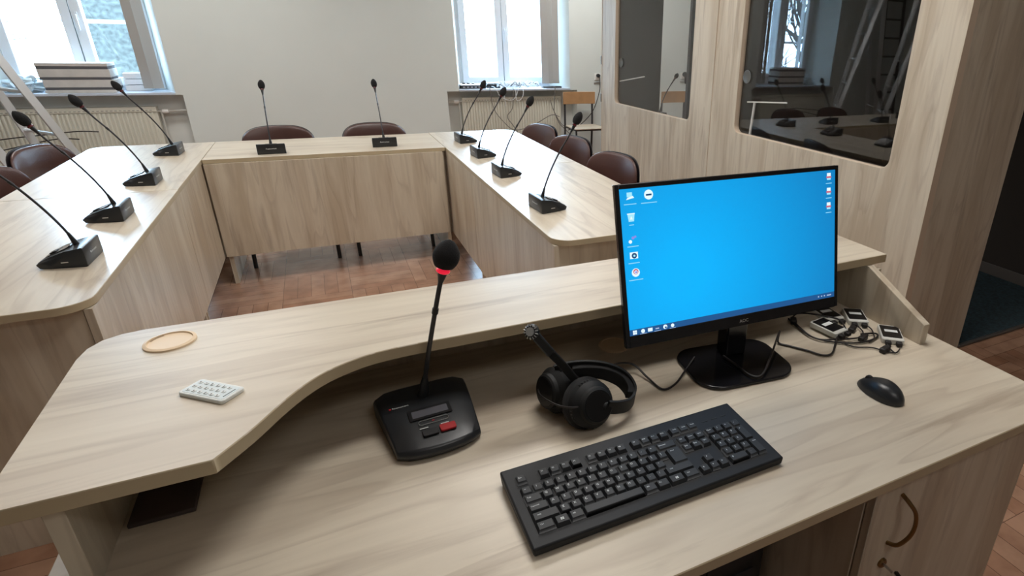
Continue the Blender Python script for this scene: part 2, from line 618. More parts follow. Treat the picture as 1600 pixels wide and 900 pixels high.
# ================================================================== ROOM SHELL
X0, X1, Y0, YW, ZC = -4.2, 5.4, -2.6, 7.20, 3.0
YB = 7.58                       # face of the window frames
struct(MB('parquet').box(X0, Y0, -0.05, X1, YW + 0.5, 0).build('floor', smooth=False))
struct(MB('ceiling_paint').box(X0, Y0, ZC, X1, YW + 0.6, ZC + 0.1).build('ceiling', smooth=False))
struct(MB('wall_paint').box(X0 - 0.1, Y0, 0, X0, YW + 0.6, ZC).build('wall_left', smooth=False))
struct(MB('wall_paint').box(X1, Y0, 0, X1 + 0.1, YW + 0.6, ZC).build('wall_right', smooth=False))
struct(MB('wall_dark').box(X0, Y0 - 0.1, 0, X1, Y0, ZC).build('wall_front', smooth=False))
SILL = 0.835; WTOP = 2.45; NT = 0.812; YO = 7.70; YN = 7.37
W = [dict(a=-2.67, b=-1.205, ia=-2.48, ib=-1.33, na=-2.78, nb=-1.152), dict(a=1.46, b=2.83, ia=1.56, ib=2.70, na=1.325, nb=2.925)]
wb = MB('wall_paint')
xs = [X0, W[0]['na'], W[0]['nb'], W[1]['na'], W[1]['nb'], X1]
for i in (0, 2, 4):
    wb.box(xs[i], YW, 0, xs[i + 1], YO, ZC)
for w in W:
    wb.box(w['na'], YW, WTOP, w['nb'], YO, ZC)                       # lintel
    wb.box(w['na'], YN, 0, w['nb'], YO, NT, 'niche_paint')           # back of the radiator niche
    wb.hexa([(w['na'], YW, NT), (w['a'], YW, NT), (w['ia'], YB, NT), (w['na'], YO, NT),
             (w['na'], YW, WTOP), (w['a'], YW, WTOP), (w['ia'], YB, WTOP), (w['na'], YO, WTOP)])
    wb.hexa([(w['b'], YW, NT), (w['nb'], YW, NT), (w['nb'], YO, NT), (w['ib'], YB, NT),
             (w['b'], YW, WTOP), (w['nb'], YW, WTOP), (w['nb'], YO, WTOP), (w['ib'], YB, WTOP)])
struct(wb.build('wall_back', smooth=False))
for k, w in enumerate(W):
    s = MB('sill_stone')
    s.prism([(w['a'], YW - 0.02), (w['b'], YW - 0.02), (w['b'], YW), (w['ib'], YB + 0.02), (w['ia'], YB + 0.02), (w['a'], YW)], NT + 0.001, SILL)
    struct(s.build('trim_%d' % (k + 1), bevel=0.003))
    wroot = bpy.data.objects.new('window_%d' % (k + 1), None); col.objects.link(wroot)
    wroot.location = ((w['a'] + w['b']) / 2, YB, SILL); struct(wroot)
    cx = wroot.location.x; ox, oy, oz = wroot.location
    ia, ib = w['ia'] - ox, w['ib'] - ox
    H = WTOP - SILL
    fr = MB('pvc')
    map_xz = lambda u, v, t: (u, t, v)
    holed_plate(fr, [(ia, 0), (ib, 0), (ib, H), (ia, H)], [[(ia + .05, .05), (ib - .05, .05), (ib - .05, H - .05), (ia + .05, H - .05)]], map_xz, 0.0, 0.07)
    fr.build('window_frame', wroot, bevel=0.003)
    mid = (ia + ib) / 2 + (0.02 if k == 0 else -0.03)
    for (a, b_) in ((ia + .035, mid - .003), (mid + .003, ib - .035)):
        sa = MB('pvc')
        holed_plate(sa, [(a, .035), (b_, .035), (b_, H - .035), (a, H - .035)], [[(a + .075, .11), (b_ - .075, .11), (b_ - .075, H - .11), (a + .075, H - .11)]], map_xz, -0.025, 0.04)
        so = sa.build('sash', wroot, bevel=0.004)
        MB('window_glass').box(a + .07, 0.010, .105, b_ - .07, 0.016, H - .105).build('pane', so, smooth=False)
        MB('seal_rubber').box(b_ - .001, -0.02, .04, b_ + .006, -0.01, H - .04).build('seal', so, smooth=False) if b_ < mid else None
    hd = MB('pvc'); hd.box(mid + .025, -0.035, H * .38, mid + .05, -0.025, H * .38 + .07); hd.box(mid + .03, -0.065, H * .38 + .03, mid + .045, -0.03, H * .38 + .045)
    hd.box(mid + .028, -0.07, H * .38 - .09, mid + .047, -0.055, H * .38 + .045)
    hd.build('window_handle', wroot, bevel=0.003)
    # outer casement with a glazing bar
    oc = MB('pvc')
    for (a, b_) in ((ia + .02, mid), (mid, ib - .02)):
        holed_plate(oc, [(a, .02), (b_, .02), (b_, H), (a, H)], [[(a + .05, .07), (b_ - .05, .07), (b_ - .05, .585), (a + .05, .585)], [(a + .05, .62), (b_ - .05, .62), (b_ - .05, H - .06), (a + .05, H - .06)]], map_xz, 0.16, 0.19)
    oc.build('outer_casement', wroot, bevel=0.003)

struct(MB('white_lacquer').box(W[0]['nb'], YW - .012, 0, W[1]['na'], YW, .08).build('baseboard_back', bevel=.003))

# ================================================================== RADIATORS
def radiator(x0, x1, z0, z1, yf, label, pipe_side, pipe_x):
    t = thing('radiator', label, 'radiator', ((x0 + x1) / 2, yf + .04, 0), 0, 'panel radiators in the niches under the windows')
    hx = (x1 - x0) / 2
    b_ = MB('radiator_enamel')
    b_.box(-hx, -.012, z0, hx, .07, z1 - .012)
    n_ = int((x1 - x0) / .0335)
    for i in range(n_):
        xa = -hx + .02 + i * (x1 - x0 - .04) / n_
        b_.prism([(xa, -.012), (xa + .004, -.024), (xa + .020, -.024), (xa + .024, -.012)], z0 + .035, z1 - .05)
    b_.box(-hx, -.026, z0, hx, -.01, z0 + .03); b_.box(-hx, -.026, z1 - .045, hx, -.01, z1 - .012)
    b_.build('panel', t, bevel=.002, segs=1)
    g = MB('radiator_enamel').box(-hx, -.028, z1 - .012, hx, .07, z1)
    for i in range(n_):
        xa = -hx + .03 + i * (x1 - x0 - .05) / n_
        g.box(xa, -.0285, z1 - .034, xa + .018, -.024, z1 - .026, 'radiator_gap')
    g.build('top_grille', t, bevel=.001, segs=1)
    sx = pipe_side
    v = MB('valve_white').lathe([(.013, 0), (.019, .006), (.021, .03), (.018, .055), (.0, .06)], 16, origin=(sx * (hx + .035), -.0, z1 - .045), axis=(sx, 0, 0))
    v.build('valve', t)
    pp = MB('pipe').tube([(sx * (hx - .01), .01, z1 - .045), (sx * (hx + .04), .01, z1 - .045)], .009, 10)
    pp.tube([(sx * (hx + .09), .005, z1 - .045), (pipe_x - (x0 + x1) / 2, .005, z1 - .04)], .009, 10)
    pp.tube([(sx * (hx + .03), .01, z1 - .05), (sx * (hx + .03), .01, .0)], .008, 10)
    pp.build('pipe', t)
    return t


radiator(-2.70, -1.40, .12, .700, 7.245, 'ivory ribbed panel radiator under the left window behind the ladder', 1, -1.16)
radiator(1.50, 2.73, .12, .735, 7.245, 'ivory ribbed panel radiator under the right window behind the plywood chair', -1, 1.33)

# ================================================================== VERTICAL BLINDS
def blinds(xs_, y, z0, label, w_=.085):
    t = thing('vertical_blind', label, 'blind', (sum(xs_) / len(xs_), y, 0), 0, 'grey fabric blinds gathered at the window edge')
    cx_ = t.location.x
    for i, x in enumerate(xs_):
        sl = MB('blind_fabric'); a = .35 if i % 2 else -.25
        dx, dy = math.cos(a) * w_ / 2, math.sin(a) * w_ / 2
        p = [(x - cx_ - dx, -dy + i * .012), (x - cx_ + dx, dy + i * .012)]
        n_ = Vector((-(p[1][1] - p[0][1]), p[1][0] - p[0][0])).normalized() * .001
        sl.prism([(p[0][0] - n_.x, p[0][1] - n_.y), (p[1][0] - n_.x, p[1][1] - n_.y), (p[1][0] + n_.x, p[1][1] + n_.y), (p[0][0] + n_.x, p[0][1] + n_.y)], z0 + .01, WTOP - .06)
        o = sl.build('slat', t, smooth=False)
        MB('blind_fabric').prism([(p[0][0], p[0][1] - .005), (p[1][0], p[1][1] - .005), (p[1][0], p[1][1] + .005), (p[0][0], p[0][1] + .005)], z0, z0 + .035).build('bottom_weight', o, smooth=False)
    MB('pvc').box(-.75 if cx_ > 0 else -.9, -.02, WTOP - .06, .2, .03, WTOP - .005).build('head_rail', t, bevel=.002)


blinds([-1.415, -1.34], 7.30, .865, 'grey fabric blind gathered at the right side of the left window', .08)
blinds([2.545, 2.615, 2.69], 7.30, .885, 'grey fabric blind gathered at the right side of the right window', .085)

# ================================================================== THINGS ON THE SILLS
def slab_box(i, z):
    lab = ['grey flat carton at the bottom of the stack on the left windowsill', 'grey flat carton second from the bottom of the stack on the left windowsill',
           'grey flat carton second from the top of the stack on the left windowsill', 'grey flat carton on top of the stack on the left windowsill'][i]
    t = thing('flat_carton', lab, 'box', (-1.90 + (.0, .006, -.008, -.012)[i], 7.36, z), 0, 'flat cartons stacked on the windowsill')
    dk, lt = ((0, .026), (.022, .065), (.022, .068), (.025, .026))[i]
    MB('box_light').box(-.25, -.13, dk, .25, .13, dk + lt).build('carton', t, bevel=.003)
    if dk: MB('box_dark').box(-.247, -.127, 0, .247, .127, dk).build('dark_base', t, bevel=.002)
    return t


for i in range(4):
    slab_box(i, SILL + (0, .026, .113, .203)[i])
MB_ = MB('paper_white')
for k in range(3):
    MB_.M = Matrix.Translation((-1.515, 7.48, SILL + k * .055)) @ Matrix.Rotation(.06 * (k - 1), 4, 'Z')
    MB_.box(-.10, -.06, 0, .10, .03, .05)
tag(MB_.build('paper_stack', bevel=.003), 'white stack of paper behind the cartons on the left windowsill', 'paper')
# crumpled plastic bag
bb = bmesh.new(); bmesh.ops.create_icosphere(bb, subdivisions=4, radius=1)
from mathutils import noise
vv = []
for v in bb.verts:
    d = 1 + .55 * noise.noise(v.co * 2.3) + .25 * noise.noise(v.co * 6)
    p = v.co * d
    vv.append((p.x * .13, p.y * .09, max(-.0, p.z * .085 + .05)))
ff = [tuple(v.index for v in f.verts) for f in bb.faces]; bb.free()
tag(MB('bag').add(vv, ff).build('plastic_bag', loc=(-2.32, 7.36, SILL)), 'crumpled pale plastic bag on the left windowsill', 'bag')

# equipment on the right sill
t = thing('network_switch', 'black network box with white lid at the left end of the right windowsill', 'electronics', (1.66, 7.35, SILL))
MB('black_satin').box(-.16, -.09, 0, .13, .09, .035).build('case', t, bevel=.002)
s = MB('paper_white').box(-.165, -.095, .035, .135, .09, .047); s.build('lid', t, bevel=.002)
s = MB('black_plastic')
for k in range(3): s.lathe([(.018, 0), (.018, .012), (0, .014)], 12, origin=(-.11 + k * .055, 0, .047))
s.build('knob', t)
s = MB('silver')
for k in range(5): s.box(-.14 + k * .045, -.0925, .010, -.112 + k * .045, -.09, .024)
s.build('port', t)
t = thing('power_supply', 'small dark power supply box beside the white cables on the right windowsill', 'electronics', (1.90, 7.38, SILL))
MB('black_satin').box(-.08, -.06, 0, .08, .05, .045).build('case', t, bevel=.004)
MB('paper_white').box(-.07, -.05, .045, .075, .045, .060).build('lid', t, bevel=.003)
tag(MB('dark_metal').box(2.50, 7.25, SILL, 2.74, 7.33, SILL + .018).build('metal_strip', bevel=.003), 'dark flat strip lying under the blind on the right windowsill', 'strip')
random.seed(11)
for k in range(15):
    cx, cy = random.uniform(1.95, 2.42), random.uniform(7.28, 7.46)
    pts = []
    rx, ry = random.uniform(.05, .12), random.uniform(.03, .06)
    ph = random.uniform(0, 6)
    for i in range(15):
        a = ph + i * .62
        pts.append((cx + rx * math.cos(a) * (1 + .2 * math.sin(i)), cy + ry * math.sin(a), SILL + .008 + .06 * abs(math.sin(i * .9 + k)) * random.uniform(.4, 1.2)))
    wh = k % 4 != 3
    tag(MB('cable_white' if wh else 'cable_grey').tube(smooth_path(pts, 5), .004, 6).build('network_cable'), 'white cable in the tangled coil on the right windowsill' if wh else 'dark cable in the tangled coil on the right windowsill', 'cable', 'white cables coiled on the windowsill' if wh else 'dark cables coiled on the windowsill')
hang = [[(1.86, 7.27, .86), (1.88, 7.17, .845), (1.92, 7.155, .76), (2.02, 7.15, .71), (2.10, 7.155, .73), (2.16, 7.17, .845), (2.17, 7.26, .85)],
        [(1.96, 7.27, .86), (1.965, 7.17, .845), (1.98, 7.155, .70), (1.99, 7.155, .64)],
        [(2.22, 7.27, .86), (2.215, 7.17, .85), (2.20, 7.15, .75), (2.14, 7.15, .70), (2.12, 7.16, .74), (2.12, 7.175, .84), (2.13, 7.25, .86)]]
for k, p in enumerate(hang):
    tag(MB('cable_white').tube(smooth_path(p, 6), .0035, 6).build('network_cable'), ['white cable looping lowest over the sill edge beside the first microphone head', 'white cable hanging straight down over the right sill edge', 'white cable hanging in a narrow loop from the right sill'][k], 'cable')
for k, p in enumerate([[(1.80, 7.20, .85), (1.81, 7.165, .84), (1.84, 7.16, .62), (1.95, 7.16, .46), (2.08, 7.15, .36), (2.3, 7.15, .40), (2.55, 7.15, .52), (2.66, 7.14, .50)],
                       [(2.10, 7.2, .845), (2.09, 7.165, .82), (2.07, 7.165, .62), (2.00, 7.16, .52), (2.06, 7.16, .42), (2.12, 7.16, .33)],
                       [(2.62, 7.22, .85), (2.62, 7.165, .84), (2.60, 7.16, .62), (2.60, 7.16, .56), (2.66, 7.15, .42), (2.75, 7.15, .33), (2.86, 7.14, .22)],
                       [(2.55, 7.16, .70), (2.60, 7.16, .56), (2.70, 7.16, .40), (2.84, 7.15, .33)]]):
    tag(MB('cable_grey').tube(smooth_path(p, 6), .0045, 6).build('power_cable'), ['dark cable sagging in a long curve across the right radiator', 'short wavy dark cable in front of the right radiator', 'dark cable dropping from the right sill beside the plywood chair', 'thin dark cable crossing the right end of the right radiator'][k], 'cable')
# sockets
def socket(x, z, label):
    t = thing('wall_socket', label, 'socket', (x, YW, z))
    MB('valve_white').box(-.04, -.012, -.04, .04, 0, .04).build('plate', t, bevel=.004)
    MB('silver').box(-.05, -.014, -.075, .045, -.004, -.066).build('metal_rail', t, bevel=.001)
    return t


socket(3.205, .97, 'white wall socket on the back wall left of the booth')
p = [(3.205, 7.14, .985), (3.21, 7.13, .95), (3.20, 7.12, .80), (3.12, 7.12, .58), (3.0, 7.13, .44), (2.88, 7.14, .36), (2.78, 7.15, .33)]
t = thing('power_cable', 'black power cable plugged into the back wall socket beside the booth', 'cord', (3.205, 7.187, .985))
MB('cable_black').tube(smooth_path([Vector(q) - t.location for q in p], 8), .005, 8).build('lead', t)
MB('black_plastic').lathe([(.022, 0), (.024, .02), (.018, .045), (0, .05)], 16, axis=(0, -1, 0)).build('plug', t)
socket(4.49, .98, 'white wall socket seen through the booth glass')

t = thing('power_adapter', 'black plug in the wall socket seen through the booth glass', 'plug', (4.50, 7.187, 1.0))
MB('black_plastic').lathe([(.030, 0), (.034, .02), (.026, .05), (0, .055)], 16, axis=(0, -1, 0)).build('plug', t)
MB('cable_black').tube([(0, -.03, 0), (.01, -.03, -.12)], .014, 8).build('lead', t)

# ================================================================== TABLES
TT = 0.75; UN = 0.727
def conf_table(name_label, outline, panels, top_mat, loc):
    t = thing('conference_table', name_label, 'table', loc, 0, 'pale oak tables joined into a u shape')
    ox, oy, _ = loc
    MB(top_mat).slab([(x - ox, y - oy) for x, y in outline], UN, TT, 'oak_edge').build('tabletop', t, bevel=.0015, segs=1)
    for (nm, x0, y0, z0, x1, y1, z1) in panels:
        MB('oak_conf_z').box(x0 - ox, y0 - oy, z0, x1 - ox, y1 - oy, z1).build(nm, t, bevel=.001, segs=1)
    return t


XLi, XLo, XRi, XRo = -.630, -1.244, .685, 1.312
YN_, YJ, YI, YF = 1.905, 3.257, 3.972, 4.60
g = .002
def rl(x0, y0, x1, y1, radii): return rrect(x0, y0, x1, y1, radii, 8)


conf_table('nearest left table of the u shape with rounded corner beside the desk', rl(XLo, YN_, XLi, YJ - g, [.08, .08, 0, 0]),
           [('modesty_panel', XLi - .024, YN_ + .03, .175, XLi - .004, YJ - g, UN - .001), ('end_panel', XLo + .03, YN_ + .035, 0, XLi - .026, YN_ + .057, UN - .001),
            ('end_panel', XLo + .36, YJ - .03, 0, XLi - .026, YJ - .008, UN - .001)], 'oak_conf_y', (-.93, 2.58, 0))
conf_table('far left table of the u shape next to the left window', rl(XLo, YJ + g, XLi - g / 2, YF, [0, 0, 0, .09]),
           [('modesty_panel', XLi - .024, YJ + g, .175, XLi - .004, YI - .016, UN - .001), ('end_panel', XLo + .36, YJ + .008, 0, XLi - .026, YJ + .03, UN - .001),
            ('end_panel', XLo + .36, YF - .08, 0, XLi - .06, YF - .058, UN - .001)], 'oak_conf_y', (-.93, 3.93, 0))
conf_table('middle table of the u shape carrying two microphones before the white wall', rl(XLi + g / 2, YI, XRi - g / 2, YF, [0, 0, 0, 0]),
           [('modesty_panel', XLi + .004, YI - .016 + .004, .178, XRi - .022, YI + .006, UN - .001), ('end_panel', XLi + .01, YI - .010 + .018, 0, XLi + .032, YF - .05, UN - .001),
            ('end_panel', XRi - .035, YI + .008, 0, XRi - .013, YF - .05, UN - .001)], 'oak_conf_x', (.03, 4.28, 0))
conf_table('far right table of the u shape beside the booth with three microphones', rl(XRi + g / 2, YJ + g, XRo, YF + .02, [0, 0, .09, 0]),
           [('modesty_panel', XRi + .004, YJ + g, .160, XRi + .024, YI + .05, UN - .001), ('end_panel', XRi + .026, YJ + .008, 0, XRo - .36, YJ + .03, UN - .001),
            ('end_panel', XRi + .06, YF - .08, 0, XRo - .36, YF - .058, UN - .001)], 'oak_conf_y', (1.0, 3.93, 0))
conf_table('nearest right table of the u shape with rounded corner behind the monitor', rl(XRi, YN_, XRo, YJ - g, [.08, .08, 0, 0]),
           [('modesty_panel', XRi + .004, YN_ + .03, .160, XRi + .024, YJ - g, UN - .001), ('end_panel', XRi + .0245, YN_ + .035, 0, XRo - .03, YN_ + .057, UN - .001),
            ('end_panel', XRi - .005 + .031, YJ - .03, 0, XRo - .36, YJ - .008, UN - .001)], 'oak_conf_y', (1.0, 2.58, 0))

# ================================================================== RECEPTION DESK
D0, D1, DY0, DY1 = -.428, 1.329, .490, 1.262
desk = thing('reception_desk', 'pale oak desk in the foreground with a curved raised shelf', 'desk', (.45, .87, 0))
dl = desk.location
def dz(mb, nm, **k): return mb.build(nm, desk, loc=(-dl.x, -dl.y, 0), **k)
dz(MB('oak_x').slab(rl(D0, DY0, D1, DY1, [.01] * 4), UN, TT, 'oak_edge'), 'worktop', bevel=.0015, segs=1)
# raised shelf with its curved front edge
SZ0, SZ1 = .892, .915
front = [(-.432, .797), (-.199, .797), (-.198, .798), (-.158, .850), (-.123, .905), (-.094, .944), (-.067, .971), (-.037, .990), (.003, 1.006), (.046, 1.013), (.10, 1.015), (.17, 1.014), (1.326, 1.012)]
sh = [(p.x, p.y) for p in smooth_path([(x, y, 0) for x, y in front[2:11]], 5)]
outline = [front[0], front[1]] + sh + front[11:] + [(1.326, 1.275)] + [(x, y) for x, y in [(-.36, 1.278), (-.39, 1.272), (-.415, 1.256), (-.430, 1.228), (-.435, 1.19)]]
dz(MB('oak_shelf').slab(outline, SZ0, SZ1, 'oak_edge'), 'raised_shelf', bevel=.0015, segs=1)
# left and right upright panels carrying the shelf
dz(MB('oak_z').prism([(.809, TT), (1.255, TT), (1.255, SZ0), (.809, SZ0)], -.382, -.360, map_=lambda y, z, x: (x, y, z)), 'support_panel', bevel=.001, segs=1)
dz(MB('oak_z').prism([(.809, TT), (1.244, TT), (1.244, SZ0), (1.005, SZ0), (.809, .804)], 1.254, 1.276, map_=lambda y, z, x: (x, y, z)), 'support_panel', bevel=.001, segs=1)
dz(MB('oak_z').box(1.2785, 1.00, TT, 1.300, 1.05, SZ0 - .012), 'cleat', bevel=.001, segs=1)
dz(MB('oak_z').box(-.359, 1.245, TT, 1.253, 1.262, SZ0), 'back_panel', bevel=.001, segs=1)
dz(MB('oak_z').box(D0 + .03, 1.225, 0, D1 - .03, 1.247, UN - .001), 'front_panel', bevel=.001, segs=1)
dz(MB('oak_z').box(D0 + .03, .52, 0, D0 + .052, 1.224, UN - .001), 'end_panel', bevel=.001, segs=1)
def grommet(x, y, z, r, cut):
    gm = MB('grommet_plastic')
    gm.lathe([(r * .9, -.002), (r, .0), (r * .99, .003), (r * .86, .0045), (r * .84, .002), (0, .002)], 40, origin=(x, y, z))
    a0 = 2.0
    pts = [(x + r * .83 * math.cos(a0 + k * .09), y + r * .83 * math.sin(a0 + k * .09)) for k in range(10)] + [(x + r * .76 * math.cos(a0 + k * .09), y + r * .76 * math.sin(a0 + k * .09)) for k in range(9, -1, -1)]
    if cut: gm.prism(pts, z + .0021, z + .0026, 'grommet_dark')
    return gm


gr = dz(grommet(-.306, 1.200, SZ1, .040, True), 'cable_grommet'); gr['label'] = 'round tan plastic cable grommet on the raised shelf'
gr = dz(grommet(.548, 1.125, TT, .038, False), 'cable_grommet'); gr['label'] = 'round cable grommet in the worktop under the shelf'
# pedestal cabinet under the right end
cab = thing('desk_cabinet', 'oak pedestal cabinet with arched handle under the right end of the desk', 'cabinet', (1.03, .86, 0))
MB('oak_cab').box(-.245, -.325, .0, -.227, .325, UN - .003).box(.235, -.325, .0, .253, .325, UN - .003).box(-.245, -.32, .0, .253, .325, .05).box(-.245, .31, .0, .253, .325, UN - .003).box(-.227, -.32, UN - .03, .235, .31, UN - .003).build('carcass', cab, bevel=.001, segs=1)
dr = MB('oak_cab').box(-.243, -.345, .055, .252, -.327, UN - .006).build('door', cab, bevel=.0015, segs=1)
hp = [(-.170, -.345, .668), (-.170, -.362, .662), (-.158 + 0.0, -.372, .640), (-.155, -.376, .610), (-.158, -.372, .580), (-.172, -.362, .557), (-.180, -.345, .552)]
MB('brass').tube(smooth_path(hp, 6), .0042, 10).build('handle', dr)
MB('brass').lathe([(.011, 0), (.011, .004), (.009, .006), (0, .006)], 20, origin=(-.180, -.345, .499), axis=(0, -1, 0)).build('lock', dr)
kk = MB('silver').box(-.181, -.372, .496, -.179, -.349, .502)
kk.build('key_blade', dr)
MB('black_gloss').lathe([(0, -.005), (.013, -.004), (.015, 0), (.013, .004), (0, .005)], 20, origin=(-.175, -.386, .494), axis=(.9, -.3, .5)).build('key_head', dr)
# computer tower in the knee hole
t = thing('computer_tower', 'dark computer tower in the shadow under the desk', 'computer', (.66, .93, 0))
s = MB('black_satin').box(-.09, -.2, .02, .09, .2, .46); s.build('case', t, bevel=.006)
s = MB('black_plastic')
for a in (-.07, .05):
    for b_ in (-.17, .15): s.box(a, b_, 0, a + .02, b_ + .02, .02)
s.build('foot', t)
MB('dark_metal').box(.0, -.203, .30, .06, -.199, .33).box(-.07, -.203, .36, .07, -.199, .40).build('drive_bay', t)
# flat dark folder on the desk under the shelf
tag(MB('folder_dark').box(-.352, .917, TT, -.268, 1.14, TT + .007).build('folder', bevel=.0015), 'dark flat folder lying on the worktop under the left end of the shelf', 'folder')

# ================================================================== MICROPHONES
def neck_and_head(t, pts, rn, hr, hl, ring_mat, socket_r=.008):
    P = smooth_path(pts, 6)
    L = len(P)
    cone = MB('black_plastic').tube([P[0], P[0] + (P[1] - P[0]).normalized() * .012, P[0] + (P[3] - P[0]).normalized() * .045], [socket_r, socket_r * .95, rn * 1.15], 14)
    cone.build('neck_socket', t)
    a = MB('steel_neck').tube(P, [rn] * (L // 3) + [rn * 1.0] * (L - L // 3), 10)
    k = int(L * .62)
    a.tube([P[k], P[k + 1]], rn * 1.35, 10, 'black_plastic')
    a.tube([P[-5], P[-1]], [rn * 1.1, hr * .42], 12, 'black_plastic')
    a.build('gooseneck', t)
    d = (P[-1] - P[-3]).normalized()
    MB(ring_mat).lathe([(hr * .42, -.002), (hr * .52, 0), (hr * .52, .003), (hr * .4, .006)], 20, origin=P[-1], axis=d).build('light_ring', t)
    prof = [(0, 0)] if 0 else [(hr * .35, 0)]
    for i in range(1, 14):
        u = i / 14
        prof.append((hr * math.sin(PI * (u * .86 + .14)) ** .62 * (1.0 - .0 * u), hl * u))
    prof.append((0.0001, hl))
    MB('foam').lathe(prof, 24, origin=P[-1] + d * .006, axis=d).build('foam_windscreen', t)


def delegate_mic(loc, rz, label):
    t = thing('table_microphone', label, 'microphone', loc, rz, 'black gooseneck microphones on the joined tables')
    b_ = MB('black_satin')
    wb_, wt = .074, .056         # half widths at the back and at the tip
    # cross sections along local x (x, half width bottom, z bottom, half width top, z top)
    S = [(0.0, wb_ - .004, .004, wb_ - .004, .054), (.0015, wb_ - .001, .001, wb_ - .001, .058), (.006, wb_, .0, wb_ - .002, .0595), (.05, wb_ - .006, 0, wb_ - .010, .050), (.09, wt + .006, 0, wt + .001, .035), (.118, wt, 0.002, wt - .006, .021), (.126, wt - .006, .010, wt - .012, .014)]
    vv = []; fs = []
    for (x, hb, zb, ht, zt) in S:
        vv += [(x, -hb, zb), (x, -hb, zt - (zt - zb) * .22), (x, -ht, zt), (x, ht, zt), (x, hb, zt - (zt - zb) * .22), (x, hb, zb)]
    for i in range(len(S) - 1):
        for k in range(6):
            q = (k + 1) % 6
            fs.append((i * 6 + k, i * 6 + q, (i + 1) * 6 + q, (i + 1) * 6 + k))
    fs.append(tuple(range(6))[::-1]); fs.append(tuple((len(S) - 1) * 6 + k for k in range(6)))
    b_.add(vv, [f[::-1] for f in fs])
    b_.text('Restmoment', .0105, Matrix.Translation((-.0004, 0, .032)) @ Matrix.Rotation(-PI / 2, 4, 'Z') @ Matrix.Rotation(PI / 2, 4, 'X'), 'print_white')
    b_.build('base', t, bevel=.0025, segs=2)
    # top details on the slope
    sl = math.atan2(.050 - .021, .118 - .05)
    MT = Matrix.Translation((.078, 0, .0405)) @ Matrix.Rotation(sl, 4, 'Y')
    d = MB('black_gloss'); d.M = MT
    d.prism(rrect(-.032, -.034, .032, .034, .012), -.001, .0012)
    d.build('control_plate', t)
    d = MB('dark_slot'); d.M = MT
    d.prism(rrect(.006, -.014, .026, .014, .006), .001, .004)
    d.build('talk_button', t, bevel=.001)
    d = MB('lcd_grey'); d.M = MT
    d.box(-.002, -.020, .001, .002, .020, .0018)
    d.build('indicator_bar', t)
    d = MB('silver')
    for s_ in (-1, 1):
        d.box(.045, s_ * (wb_ - .0065), .017, .062, s_ * (wb_ - .004), .020)
    d.build('side_jack', t)
    x0 = .034
    pts = [(x0, 0, .048), (x0 + .016, 0, .10), (x0 + .045, 0, .165), (x0 + .085, 0, .235), (x0 + .130, 0, .300), (x0 + .158, 0, .345)]
    neck_and_head(t, pts, .0034, .0185, .058, 'ring_off')
    return t


LABS = [
    ((-.704, 2.313, TT), PI - .03, 'black gooseneck microphone nearest the camera on the left table, its head out of view'),
    ((-.720, 2.827, TT), PI - .03, 'black gooseneck microphone second from the camera on the left tables, leaning over the ladder'),
    ((-.728, 3.442, TT), PI - .03, 'black gooseneck microphone third from the camera on the left tables, its head before the cartons'),
    ((-.751, 4.222, TT), PI - .05, 'black gooseneck microphone farthest from the camera on the left tables, by the left window'),
    ((-.292, 4.043, TT), PI / 2 - .02, 'left black gooseneck microphone on the middle table before the white wall'),
    ((.335, 4.095, TT), PI / 2 + .0, 'right black gooseneck microphone on the middle table before the white wall'),
    ((.798, 4.143, TT), .06, 'black gooseneck microphone farthest from the camera on the right tables'),
    ((.784, 3.600, TT), .07, 'black gooseneck microphone third from the camera on the right tables'),
    ((.772, 3.046, TT), .07, 'black gooseneck microphone second from the camera on the right tables'),
    ((.753, 2.343, TT), .08, 'black gooseneck microphone nearest the monitor on the right table, its head before the plywood chair'),
]
proto = delegate_mic(*LABS[0])
for (loc, rz, lab) in LABS[1:]:
    dup(proto, loc, rz, lab)

# chairman microphone on the desk
cm = thing('chairman_microphone', 'large black desk microphone with red button and lit red ring on the desk', 'microphone', (.0935, .978, TT), .06)
prof = [(-.092, .006), (-.096, .014), (-.090, .024), (-.060, .034), (.020, .047), (.060, .052), (.086, .050), (.096, .040), (.099, .020), (.097, .004), (.090, 0), (-.085, 0)]
b_ = MB('black_satin')
vv = []; fs = []; cols_ = 9
for i in range(cols_):
    u = -1 + 2 * i / (cols_ - 1)
    shrink = 1 - .10 * abs(u) ** 6
    for (y, z) in prof:
        hw = .0745 + .012 * (y + .09) / .18
        zz = z * (1 - .18 * abs(u) ** 8) if z > .01 else z
        yy = y * shrink
        if y < -.05: yy += .012 * (abs(u) ** 2)
        vv.append((u * hw, yy, zz))
npf = len(prof)
for i in range(cols_ - 1):
    for k in range(npf):
        q = (k + 1) % npf
        fs.append((i * npf + k, i * npf + q, (i + 1) * npf + q, (i + 1) * npf + k))
fs.append(tuple(range(npf))[::-1]); fs.append(tuple((cols_ - 1) * npf + k for k in range(npf)))
b_.add(vv, [f[::-1] for f in fs])
b_.build('base', cm, bevel=.003, segs=3)
sl = math.atan2(.047 - .034, .080)
MT = Matrix.Translation((.003, -.0225, .0411)) @ Matrix.Rotation(sl, 4, 'X')
def top(mat): d = MB(mat); d.M = MT; return d
top('dark_slot').prism(rrect(-.042, -.001, .034, .028, .002), 0, .0014).build('display_bezel', cm)
top('lcd_grey').prism(rrect(-.036, .004, .028, .022, .001), .001, .0019).build('display', cm)
d = top('print_white')
ring = rrect(-.030, -.017, .024, -.005, .0058, 8); rin = rrect(-.0288, -.0158, .0228, -.0062, .0047, 8)
for i in range(len(ring)):
    j = (i + 1) % len(ring)
    if 10 <= i <= 16: pass
    d.prism([ring[i], ring[j], rin[j], rin[i]], .0006, .0014)
d.box(-.031, -.026, .0004, -.016, -.0245, .0014).box(.006, -.0265, .0004, .020, -.025, .0014)
